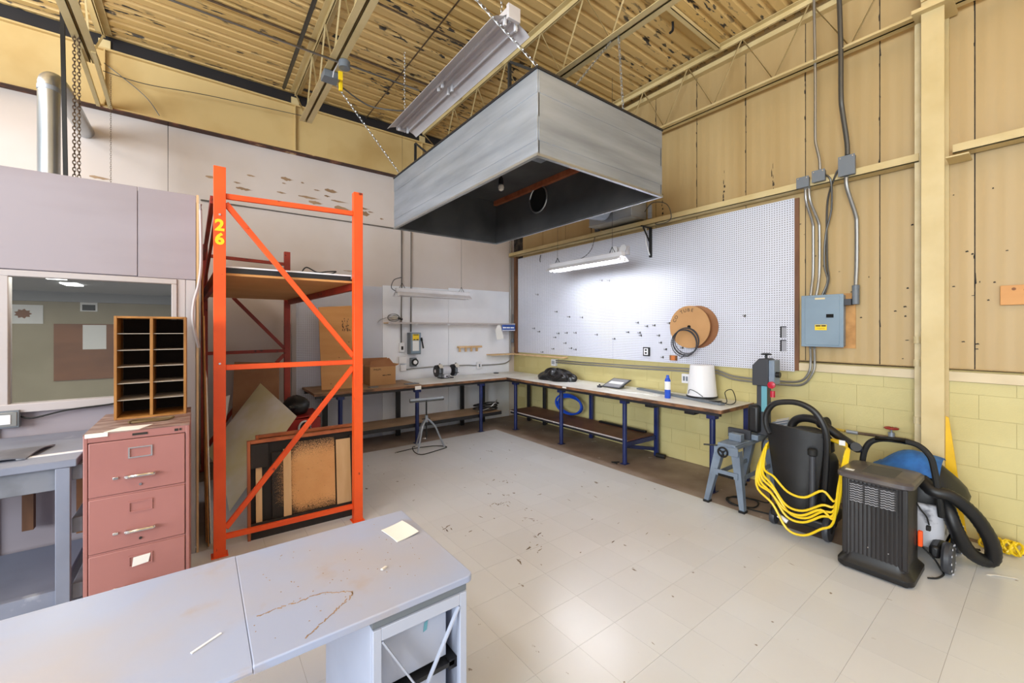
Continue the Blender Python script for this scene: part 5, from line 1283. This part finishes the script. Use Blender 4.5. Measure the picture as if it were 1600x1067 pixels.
# hooks
hk = []
HP = [(5.385, 2.06), (5.066, 1.961), (4.768, 1.943), (6.002, 1.764), (5.854, 1.704), (5.336, 1.672), (5.128, 1.684), (4.915, 1.686), (5.418, 1.602), (5.159, 1.506), (5.469, 1.394), (5.02, 1.422), (4.915, 1.404), (5.764, 1.324), (3.641, 1.694), (3.843, 1.702), (3.62, 1.657), (3.329, 1.66), (3.674, 1.842), (3.172, 1.827), (3.40, 1.80), (3.52, 1.79), (3.30, 1.56), (3.22, 1.47), (2.98, 1.50), (3.27, 1.36), (4.2, 2.5), (4.35, 2.52), (5.9, 2.4), (2.20, 1.90), (4.45, 1.66), (4.1, 1.6)]
hm = MB().tube(spline([(0, 0, 0), (-.012, 0, .004), (-.05, .0, -.004), (-.06, 0, .012)], 4), .003, 5).obox((-.002, 0, 0), (.004, .018, .03)).mesh('peg_hook'); hm.materials.append(MATS['dark_conduit'])
for y, z in HP:
    o = bpy.data.objects.new('peg_hook', hm); COL.objects.link(o); o.location = (5.0945, y, z)
    tag(o, 'small grey metal peg hook stuck in the right pegboard', 'hook', 'peg hooks on the right pegboard')
tag(MB().tube(spline([(5.09, 5.82, 3.14), (5.07, 5.82, 3.05), (5.08, 5.82, 3.0)], 4), .006, 5).build('hook_wire', 'matte_black'), 'short dark wire hook under the girt near the corner', 'hook')
# cardboard spool + wire ring
sp_ = thing('cardboard_spool', 'round cardboard wire spool hanging on the right pegboard', 'spool', (5.04, 2.80, 1.5))
sc_ = (5.0, 2.80, 1.775)
MB().cyl((5.085, 2.78, 1.775), (5.095, 2.78, 1.775), .272, n=36).build('rear_disc', 'cardboard_dark', sp_)
MB().cyl((4.9955, 2.81, 1.775), (5.0848, 2.81, 1.775), .20, n=30).build('core', 'cardboard_dark', sp_)
MB().cyl((4.983, 2.83, 1.775), (4.995, 2.83, 1.775), .27, n=36).build('front_disc', 'cardboard', sp_)
MB().cyl((4.9785, 2.83, 1.775), (4.9828, 2.83, 1.775), .022, n=14).build('axle_hole', 'dark_slot', sp_)
for k, ch in enumerate('CO TUBE'):
    a = 2.75 - k * .23
    if ch != ' ': text_mesh(ch, .062, 'marker_letter', 'ink', sp_, (4.9815, 2.83 - .215 * math.cos(a), 1.775 + .215 * math.sin(a)), (0, -math.sin(a), -math.cos(a) * -1 if False else math.cos(a) * -1), (0, -math.cos(a), math.sin(a)))
m_ = MB()
for k in range(4):
    cy_, cz_, R_ = 2.855 + .01 * k, 1.60 - .012 * k, .165 + .006 * (k % 2)
    m_.tube([(4.966 - .006 * k, cy_ + R_ * math.cos(t), cz_ + R_ * math.sin(t)) for t in [2 * PI * q / 30 for q in range(30)]], .006, 6, True)
m_.tube(spline([(4.93, 2.86, 1.43), (4.93, 2.88, 1.40), (4.93, 2.92, 1.37)], 4), .006, 5)
tag(m_.build('wire_ring', 'saw_dark'), 'coil of dark wire hung in front of the cardboard spool', 'wire')
t = thing('small_camera', 'small grey lamp head clipped on the girt above the lit fixture', 'lamp', (4.97, 4.35, 3.28))
MB().box(4.96, 4.31, 3.276, 5.01, 4.39, 3.38).build('body', 'saw_dark', t, bevel=.006)
MB().cyl((4.96, 4.35, 3.33), (4.94, 4.35, 3.33), .02, n=12).build('lens', 'white_plastic', t)
tag(MB().tube(spline([(4.98, 4.40, 3.2), (4.9, 4.4, 3.0), (4.7, 4.38, 2.85), (4.46, 4.35, 2.78)], 6), .005, 5).build('loose_cable', 'dark_conduit'), 'thin cord dropping from the girt to the lit fixture', 'cord')
t = thing('work_light', 'white twin spot lamp behind the near end of the lit fixture', 'lamp', (5.0, 3.95, 2.87))
MB().box(5.03, 3.82, 2.85, 5.096, 4.06, 2.98).build('bracket', 'white_enamel', t, bevel=.01)
for y in (3.86, 4.02):
    MB().lathe([(.02, .0), (.055, .03), (.06, .05)], (5.03, y, 2.93), (-1, 0, .1), n=14).build('lamp_head', 'white_plastic', t)
# pipe, valve and hose by the column
gp = thing('gas_pipe', 'cream painted pipe running down beside the column', 'pipe', (5.0, .73, .7))
MB().tube([(4.95, .715, 4.5), (4.95, .715, 1.5), (5.0, .725, .72)] if False else [(5.0, .73, 4.40), (5.0, .73, .74)], .020, 10).build('pipe', 'cream_pipe', gp)
for z in (.92, 1.42, 1.62): MB().cyl((5.0, .73, z), (5.0, .73, z + .06), .028, n=12).build('coupling', 'cream_pipe', gp)
vp = thing('valve_pipe', 'rusty horizontal pipe with red hand valve on the yellow blocks', 'valve', (5.05, .95, .70))
MB().tube([(5.0, .74, .755), (5.04, .80, .755), (5.05, 1.0, .75), (5.05, 1.15, .745)], .014, 8).build('pipe', 'rust_pipe', vp)
MB().cyl((5.05, .91, .74), (5.05, .91, .80), .024, n=12).build('valve_body', 'galvanised', vp)
MB().cyl((5.05, .91, .80), (5.05, .91, .835), .007, n=8).build('stem', 'galvanised', vp)
MB().tube([(5.05 + .045 * math.cos(t), .91 + .045 * math.sin(t), .838) for t in [2 * PI * k / 14 for k in range(14)]], .008, 6, True).bar((5.01, .91, .838), (5.09, .91, .838), .01, .008).bar((5.05, .87, .838), (5.05, .95, .838), .01, .008).build('hand_wheel', 'red_valve', vp)
MB().cyl((5.05, 1.15, .745), (5.05, 1.24, .745), .018, n=10).build('coupling', 'galvanised', vp)
tag(MB().tube(spline([(5.05, 1.24, .745), (5.03, 1.38, .75), (5.0, 1.43, .70), (4.98, 1.40, .58), (4.95, 1.28, .46), (4.9, 1.2, .3)], 6), .012, 7).build('gas_hose', 'hose_yellow'), 'yellow brown hose drooping from the red hand valve', 'hose')
t = thing('wood_block', 'short pine block screwed to the right wall beyond the column', 'wood block', (5.1, .16, 1.93))
MB().box(5.10, -.10, 1.935, 5.123, .27, 2.09).build('board', 'plywood', t, bevel=.003)
for y, z in ((.20, 2.06), (.14, 2.05), (.08, 2.0), (.10, 1.965)): MB().cyl((5.10, y, z), (5.098, y, z), .012, n=8).build('knot', 'old_wood', t)
tag(MB().box(5.124, 1.28, .30, 5.1305, 2.12, 1.0).build('cover_panel', 'block_paint'), 'flat yellow panel fixed on the block wall behind the vacuum', 'panel')
# ================================================================ MACHINES ON THE RIGHT
# ---- metal cutting bandsaw on its stand
bs = thing('band_saw', 'grey metal cutting band saw with raised arm on a splayed stand', 'band saw', (4.45, 1.95, 0))
def sleg(p0, p1, w=.075):
    p0 = Vector(p0); p1 = Vector(p1)
    m_ = MB().bar(p0, p1, .006, w, (1, 0, 0)) if False else MB()
    d = (p1 - p0).normalized(); yv = Vector((0, 1, 0))
    for a, wa in ((p0, w), (p1, w * .55)): pass
    q = [p0 + yv * w / 2, p0 - yv * w / 2, p1 - yv * w * .28, p1 + yv * w * .28]
    m_.prism(q, (.006, 0, 0))
    q = [p0 - yv * w / 2, p0 - yv * w / 2 + Vector((.07, 0, 0)), p1 - yv * w * .28 + Vector((.045, 0, 0)), p1 - yv * w * .28]
    m_.prism(q, (0, .005, 0))
    return m_
for (p0, p1) in (((4.11, 2.02, .57), (4.09, 2.14, .02)), ((4.11, 1.87, .57), (4.10, 1.80, .02)), ((4.80, 2.02, .57), (4.83, 2.12, .02)), ((4.80, 1.87, .57), (4.83, 1.78, .02))):
    l = sleg(p0, p1, .085).build('stand_leg', 'saw_grey', bs, bevel=.001, bseg=1)
    MB().box(p1[0] - .01, p1[1] - .028, 0, p1[0] + .06, p1[1] + .028, .02).build('foot', 'black_plastic', l)
MB().box(4.085, 1.83, .52, 4.10, 2.06, .60).build('end_plate', 'saw_grey', bs, bevel=.003)
MB().box(4.09, 1.835, .30, 4.11, 2.06, .36).build('step_bar', 'saw_grey', bs, bevel=.004)
MB().box(4.089, 1.87, .30, 4.0895, 2.02, .325).build('step_slot', 'dark_slot', bs)
MB().bar((4.12, 1.83, .30), (4.82, 1.83, .30), .012, .04).build('stretcher', 'saw_grey', bs)
MB().bar((4.12, 2.06, .30), (4.82, 2.06, .30), .012, .04).build('stretcher', 'saw_grey', bs)
MB().box(4.10, 1.86, .575, 4.85, 2.03, .625).build('bed', 'saw_grey', bs, bevel=.006)
MB().box(4.10, 1.845, .585, 4.60, 1.8595, .61).build('bed_rail', 'saw_grey', bs, bevel=.002)
hw = MB().tube([(4.07, 1.965 + .045 * math.cos(t), .545 + .045 * math.sin(t)) for t in [2 * PI * k / 18 for k in range(18)]], .009, 6, True).build('hand_wheel', 'black_plastic', bs)
m_ = MB()
for k in range(3):
    a = 2 * PI * k / 3 + .4; m_.bar((4.07, 1.965, .545), (4.07, 1.965 + .043 * math.cos(a), .545 + .043 * math.sin(a)), .01, .012)
m_.cyl((4.06, 1.965, .545), (4.10, 1.965, .545), .012, n=10).build('wheel_spokes', 'black_plastic', hw)
MB().cyl((4.075, 2.02, .60), (4.02, 2.13, .595), .008, n=8).build('crank_handle', 'black_plastic', bs)
MB().box(4.26, 1.88, .626, 4.34, 2.00, .70).build('vise_jaw', 'saw_grey', bs, bevel=.006)
MB().box(4.42, 1.86, .626, 4.45, 2.08, .72).build('vise_jaw', 'saw_dark', bs, bevel=.003)
MB().box(4.45, 1.80, .626, 4.72, 1.92, .68).build('pivot_base', 'saw_grey', bs, bevel=.006)
arm = MB().box(4.50, 1.735, .68, 4.60, 1.835, 1.30).build('saw_arm', 'saw_dark', bs, bevel=.01)
MB().box(4.492, 1.735, .92, 4.4995, 1.785, 1.24).build('name_strip', 'cyan_strip', arm)
MB().box(4.44, 1.79, .70, 4.62, 1.90, .98).build('drive_cover', 'black_plastic', bs, bevel=.03, bseg=3)
hd_ = MB().prism([(4.46, 1.71, 1.18), (4.46, 1.86, 1.18), (4.46, 1.86, 1.38), (4.46, 1.80, 1.45), (4.46, 1.73, 1.455), (4.46, 1.71, 1.44)], (.16, 0, 0)).build('wheel_housing', 'saw_dark', bs, bevel=.008)
MB().box(4.455, 1.655, 1.20, 4.60, 1.708, 1.44).build('housing_cover', 'saw_grey', hd_, bevel=.01)
MB().lathe([(.012, 0), (.012, .03), (.045, .032), (.05, .042), (.03, .05)], (4.53, 1.755, 1.455), n=16).build('tension_knob', 'black_plastic', bs)
MB().cyl((4.50, 1.655, 1.30), (4.50, 1.62, 1.30), .028, n=14).build('side_knob', 'black_plastic', bs)
MB().lathe([(.01, 0), (.036, .006), (.036, .02), (.02, .026)], (4.455, 1.675, 1.20), (-1, 0, 0), n=7).build('red_knob', 'red_plastic', bs)
MB().cyl((4.47, 1.675, 1.08), (4.47, 1.675, 1.14), .022, n=8).build('red_grip', 'red_plastic', bs)
mt = MB().lathe([(.02, 0), (.07, .01), (.075, .16), (.05, .18)], (4.62, 1.72, .74), (0, -1, .3), n=18).build('motor', 'saw_grey', bs)
for k in range(6):
    a = -.6 + k * .4
    MB().bar((4.62 - .076 * math.cos(a), 1.69, .76 + .076 * math.sin(a)), (4.62 - .076 * math.cos(a), 1.58, .80 + .076 * math.sin(a)), .006, .006).build('cooling_fin', 'dirty_white', mt)
tag(MB().tube(spline([(4.55, 1.70, .72), (4.50, 1.78, .60), (4.47, 1.74, .30), (4.48, 1.70, .05), (4.5, 1.9, .009), (4.35, 2.05, .009), (4.22, 1.95, .009), (4.3, 1.78, .009), (4.48, 1.82, .012), (4.45, 2.0, .012), (4.28, 2.02, .012), (4.22, 1.86, .012), (4.26, 1.66, .009), (4.3, 1.52, .009)], 6), .007, 6).build('saw_cord', 'matte_black'), 'black power cord coiled on the floor under the band saw', 'cord')

# ---- black wet vacuum with push handle
vc = thing('shop_vacuum', 'tall black shop vacuum with a hooped push handle', 'vacuum', (4.2, 1.34, 0))
# rear tank
MB().lathe([(.17, .12), (.20, .15), (.215, .45), (.215, .62), (.20, .66), (.15, .70)], (4.30, 1.33, 0), n=26).build('tank', 'black_plastic', vc)
MB().lathe([(.19, .70), (.185, .78), (.15, .84), (.08, .87)], (4.30, 1.33, 0), n=26).build('motor_head', 'black_plastic', vc)
# front bag panel, curved, tapering downwards
def panel(u, v):
    z = .17 + .73 * v
    hw_ = .135 + .085 * v
    y = 1.335 + (.5 - u) * 2 * hw_ + .01
    bulge = (1 - (2 * u - 1) ** 2)
    return (4.06 - .05 * bulge - .03 * v, y, z + (.015 * (2 * u - 1) * -1 + .012 * bulge) * v)
MB().grid(panel, 12, 10, (.03, 0, 0)).build('front_panel', 'black_plastic', vc, sharp=50)
MB().tube(spline([(4.03, 1.53, .82), (4.015, 1.555, .90), (4.01, 1.55, 1.0), (4.0, 1.49, 1.09), (4.0, 1.38, 1.125), (4.0, 1.28, 1.12), (4.0, 1.19, 1.07), (4.0, 1.13, .97), (4.01, 1.11, .85), (4.03, 1.12, .62), (4.05, 1.14, .35)], 6), .024, 10).build('handle', 'black_plastic', vc)
MB().box(4.02, 1.10, .86, 4.05, 1.55, .90).build('panel_rim', 'black_plastic', vc, bevel=.008)
MB().cyl((3.985, 1.20, .26), (3.985, 1.20, .72), .022, n=12).build('wand_tube', 'saw_dark', vc)
MB().lathe([(.024, 0), (.034, .01), (.034, .05), (.024, .06)], (3.985, 1.20, .71), n=14).build('wand_socket', 'matte_black', vc)
MB().tube(spline([(4.45, 1.52, .72), (4.47, 1.50, .86), (4.46, 1.42, .92), (4.44, 1.30, .92), (4.42, 1.20, .86), (4.40, 1.10, .80), (4.3, .99, .77), (4.2, .97, .80)], 6), .036, 12).build('hose', 'black_plastic', vc)
MB().cyl((4.45, 1.29, .90), (4.43, 1.22, .92), .048, n=14).build('hose_cuff', 'black_plastic', vc)
MB().box(4.16, 1.03, .80, 4.165, 1.07, .84).build('white_label', 'photo_white', vc)
for (x, y, r_) in ((4.12, 1.53, .07), (4.12, 1.13, .105)):
    w_ = MB().lathe([(r_ * .6, -.022), (r_ * .95, -.02), (r_, -.01), (r_, .01), (r_ * .95, .02), (r_ * .6, .022)], (x, y, r_ + .002), (0, 1, 0), n=22).build('wheel', 'saw_dark', vc)
    MB().cyl((x, y - .024, r_ + .002), (x, y + .024, r_ + .002), r_ * .35, n=12).build('hub', 'matte_black', w_)
for y in (1.48, 1.18):
    w_ = MB().lathe([(.03, -.015), (.045, -.012), (.045, .012), (.03, .015)], (4.46, y, .047), (0, 1, 0), n=16).build('caster', 'matte_black', vc)
MB().box(4.05, 1.12, .09, 4.50, 1.54, .17).build('base', 'black_plastic', vc, bevel=.02, bseg=3)
# yellow extension cord looped around the vacuum
allp = []
for k in range(6):
    d = .03 * k; w = .012 * math.sin(k * 2.1)
    x0 = 3.955 - .010 * k
    low = [.36, .25, .20, .165, .22, .07][k]
    loop = [(4.05, 1.565 + .006 * k, .72 - .02 * k), (x0 + .02, 1.56 + .008 * k, .52 - d), (x0 - .01, 1.47 + w, (low + .55 - d) / 2 + .02), (x0 - .02, 1.36 + w, low + .02), (x0 - .02, 1.24 + w, low + .012), (x0 - .01, 1.12, low + .10), (x0, 1.04, .40 - d), (x0 + .01, 1.0 - w, .60 - d * .5), (4.08, 1.0 - w, .75), (4.16, 1.02, .79)]
    top = [(4.30, 1.08 + .02 * k, .80), (4.45, 1.30, .77), (4.36, 1.52, .76)]
    allp += loop + top
tag(MB().tube(spline(allp, 5), .0095, 7).build('extension_cord', 'yellow_rubber'), 'yellow extension cord looped many times around the black vacuum', 'cord')
tag(MB().cyl((3.93, 1.43, .16), (3.93, 1.36, .13), .018, n=10).build('cord_plug', 'white_plastic'), 'white plug end of the yellow cord on the vacuum', 'plug')

# ---- infrared heater
ht = thing('cabinet_heater', 'black ribbed cabinet heater with silver grille on the tile floor', 'heater', (3.98, .775, 0))
hx, hy = 3.985, .775
def ribbed(x0, y0, x1, y1, r, z0, z1, amp=.003, nr=22):
    m_ = MB(); base = rrect(x0, y0, x1, y1, r, 6)
    pts = []
    for i in range(len(base)):
        a = Vector((*base[i], 0)); b = Vector((*base[(i + 1) % len(base)], 0)); L_ = (b - a).length
        n = max(1, int(L_ / .008))
        for k in range(n): pts.append(a + (b - a) * k / n)
    c = Vector(((x0 + x1) / 2, (y0 + y1) / 2, 0)); n = len(pts)
    vs = []
    for z in (z0, z1):
        for i, p in enumerate(pts):
            vs.append((p + (c - p).normalized() * (amp if i % 3 == 0 else 0)) + Vector((0, 0, z)))
    return m_.add(vs, [(i, (i + 1) % n, n + (i + 1) % n, n + i) for i in range(n)] + [tuple(range(n - 1, -1, -1)), tuple(range(n, 2 * n))])
ribbed(3.80, .605, 4.17, .955, .03, .09, .655).build('casing', 'heater_body', ht, sharp=20)
bs_ = MB()
prof = [(0.0, .03), (.018, .0), (.05, .0), (.065, .012), (.10, .035), (.115, .045)]
def ring_poly(ins): return rrect(3.765 + ins, .57 + ins, 4.205 - ins, .99 - ins, .06, 6)
vs = []; rows = [(.004, .012), (.0, .02), (.0, .05), (.012, .065), (.028, .085), (.036, .125)]
for ins, z in rows: vs += [(x, y, z) for x, y in ring_poly(ins)]
n = len(ring_poly(0)); fs = []
for j in range(len(rows) - 1): fs += [(j * n + i, j * n + (i + 1) % n, (j + 1) * n + (i + 1) % n, (j + 1) * n + i) for i in range(n)]
fs += [tuple(range(n - 1, -1, -1)), tuple(range((len(rows) - 1) * n, len(rows) * n))]
MB().add(vs, fs).build('base', 'black_plastic', ht, sharp=30)
for (a, b) in ((3.81, .62), (4.15, .62), (3.81, .94), (4.15, .94)): MB().cyl((a, b, 0), (a, b, .014), .02, n=10).build('foot', 'matte_black', ht)
vs = []; rows = [(.02, .65), (.0, .665), (.0, .69), (.012, .70), (.02, .703)]
for ins, z in rows: vs += [(x, y, z) for x, y in ring_poly(ins)]
fs = []
for j in range(len(rows) - 1): fs += [(j * n + i, j * n + (i + 1) % n, (j + 1) * n + (i + 1) % n, (j + 1) * n + i) for i in range(n)]
fs += [tuple(range(n - 1, -1, -1)), tuple(range((len(rows) - 1) * n, len(rows) * n))]
MB().add(vs, fs).build('lid', 'heater_lid', ht, sharp=30)
MB().box(3.86, .68, .7032, 4.11, .86, .7045).build('control_panel', 'saw_dark', ht)
MB().box(3.83, .90, .7032, 3.87, .95, .7045).build('lid_sticker', 'photo_white', ht)
gpn = MB().box(3.794, .655, .49, 3.802, .915, .635).build('grille', 'heater_body', ht)
for r in range(8):
    z = .500 + r * .0168
    for c in range(3):
        y0 = .66 + c * .085
        m_ = MB(); pts = [(3.792, y0 + .003 + .078 * q / 12, z + .003 * math.sin(q * 2 * PI / 4)) for q in range(13)]
        m_.tube(pts, .0035, 4).build('louvre', 'heater_grille', gpn)
MB().box(3.80 - .004, .60, .10, 3.80 + .03, .635, .655).build('corner_pilaster', 'heater_body', ht, bevel=.008)
MB().box(3.80 - .004, .925, .10, 3.80 + .03, .96, .655).build('corner_pilaster', 'heater_body', ht, bevel=.008)
for y in (.70, .81): MB().cyl((3.80, y, .19), (3.795, y, .19), .004, n=8).build('screw', 'chrome', ht)
MB().tube(spline([(4.10, .605, .50), (4.12, .585, .45), (4.15, .56, .40), (4.17, .55, .34)], 5), .005, 6).build('power_lead', 'matte_black', ht)
MB().box(4.15, .54, .30, 4.18, .565, .335).build('plug', 'matte_black', ht, bevel=.005)
tag(MB().box(4.10, .575, .19, 4.135, .600, .30).build('orange_clip', 'orange_plastic', bevel=.006), 'bright orange clip on the side of the black heater', 'clip')
tag(MB().tube(spline([(4.13, .585, .19), (4.20, .53, .10), (4.23, .50, .03), (4.20, .48, .009), (4.10, .50, .009), (4.05, .54, .009)], 6), .006, 6).build('floor_cord', 'matte_black'), 'thin black cord looping on the tiles beside the heater', 'cord')

# ---- carpet extractor behind the heater
ex = thing('carpet_extractor', 'carpet cleaning machine with hoop handle and fat black hose', 'cleaning machine', (4.5, .65, 0))
MB().tube(spline([(4.36, .965, .40), (4.35, .962, .66), (4.35, .93, .80), (4.35, .86, .86), (4.35, .75, .875), (4.35, .64, .865), (4.34, .57, .80), (4.34, .545, .70), (4.34, .52, .50), (4.36, .51, .36)], 6), .021, 10).build('handle', 'matte_black', ex)
MB().tube([(4.35, .88, .865), (4.35, .70, .878)], .025, 10).build('grip', 'black_plastic', ex)
def ebody(u, v): pass
MB().rbox(4.36, .50, .10, 4.78, .94, .42, .08, 5).build('lower_tank', 'dirty_white', ex, bevel=.02, bseg=3)
lumpy((4.62, .66, .42), .24, .26, .24, 8, nu=24, nv=12, amp=.05, zmin=-.2).build('upper_housing', 'black_plastic', ex, sharp=60)
def cloth(u, v):
    y = .93 - .40 * u; x = 4.40 + .34 * v
    q = 1 - ((x - 4.62) / .25) ** 2 - ((y - .66) / .28) ** 2
    return (x, y, max(.60, .44 + .25 * (.2 + math.sqrt(max(0, q)))) + .012 + .008 * math.sin(9 * u + 5 * v))
MB().grid(cloth, 12, 8, (0, 0, .006)).build('blue_cover', 'blue_fabric', ex, sharp=60)
for (x, y) in ((4.26, .475), (4.72, .475)):
    w_ = MB().lathe([(.05, -.03), (.095, -.028), (.108, -.012), (.108, .012), (.095, .028), (.05, .03)], (x, y - .01, .110), (0, 1, 0), n=24).build('wheel', 'saw_dark', ex)
    for k in range(12):
        a = 2 * PI * k / 12
        MB().box(x + .1 * math.cos(a) - .006, y - .04, .110 + .1 * math.sin(a) - .006, x + .1 * math.cos(a) + .006, y - .036, .110 + .1 * math.sin(a) + .006).build('tread_mark', 'dirty_white', w_)
MB().box(4.22, .50, .09, 4.78, .56, .18).build('axle_housing', 'black_plastic', ex, bevel=.02, bseg=2)
hpts = [(4.40, .62, .60), (4.34, .555, .545), (4.36, .47, .53), (4.40, .40, .47), (4.46, .33, .36), (4.55, .28, .20), (4.60, .28, .07), (4.56, .33, .06), (4.46, .39, .14), (4.40, .44, .28), (4.40, .47, .38), (4.45, .50, .46)]
pp2 = spline(hpts, 8)
rr2 = [.043 + (.0025 if i % 2 else 0) for i in range(len(pp2))]
MB().tube(pp2, rr2, 14).build('hose', 'black_plastic', ex, sharp=60)
# ---- coiled yellow air hose by the wall
hc = []
for k in range(170):
    t = 2 * PI * k / 12
    s_ = k / 170
    hc.append((4.98 + .055 * math.sin(t) * (.8 + .3 * math.sin(k)), .36 - .20 * s_ + .02 * math.sin(k * .9), .062 + .048 * math.cos(t)))
tag(MB().tube(hc, .0085, 6).build('coil_hose', 'yellow_rubber'), 'yellow coiled air hose lying on the floor against the block wall', 'hose')
tag(MB().tube(spline([(4.88, .36, .012), (4.84, .44, .012), (4.86, .5, .012)], 5), .010, 6).build('hose_stub', 'matte_black'), 'short black tube on the tiles under the fat hose', 'tube')
tag(MB().grid(lambda u, v: (4.45 + .10 * u, .28 - .12 * u + .02 * v + .01 * math.sin(6 * u), .002 + .004 * math.sin(PI * u)), 8, 2, (0, 0, .002)).build('paper_strip', 'paper'), 'crumpled pale paper strip on the tiles beside the cleaning machine', 'paper')
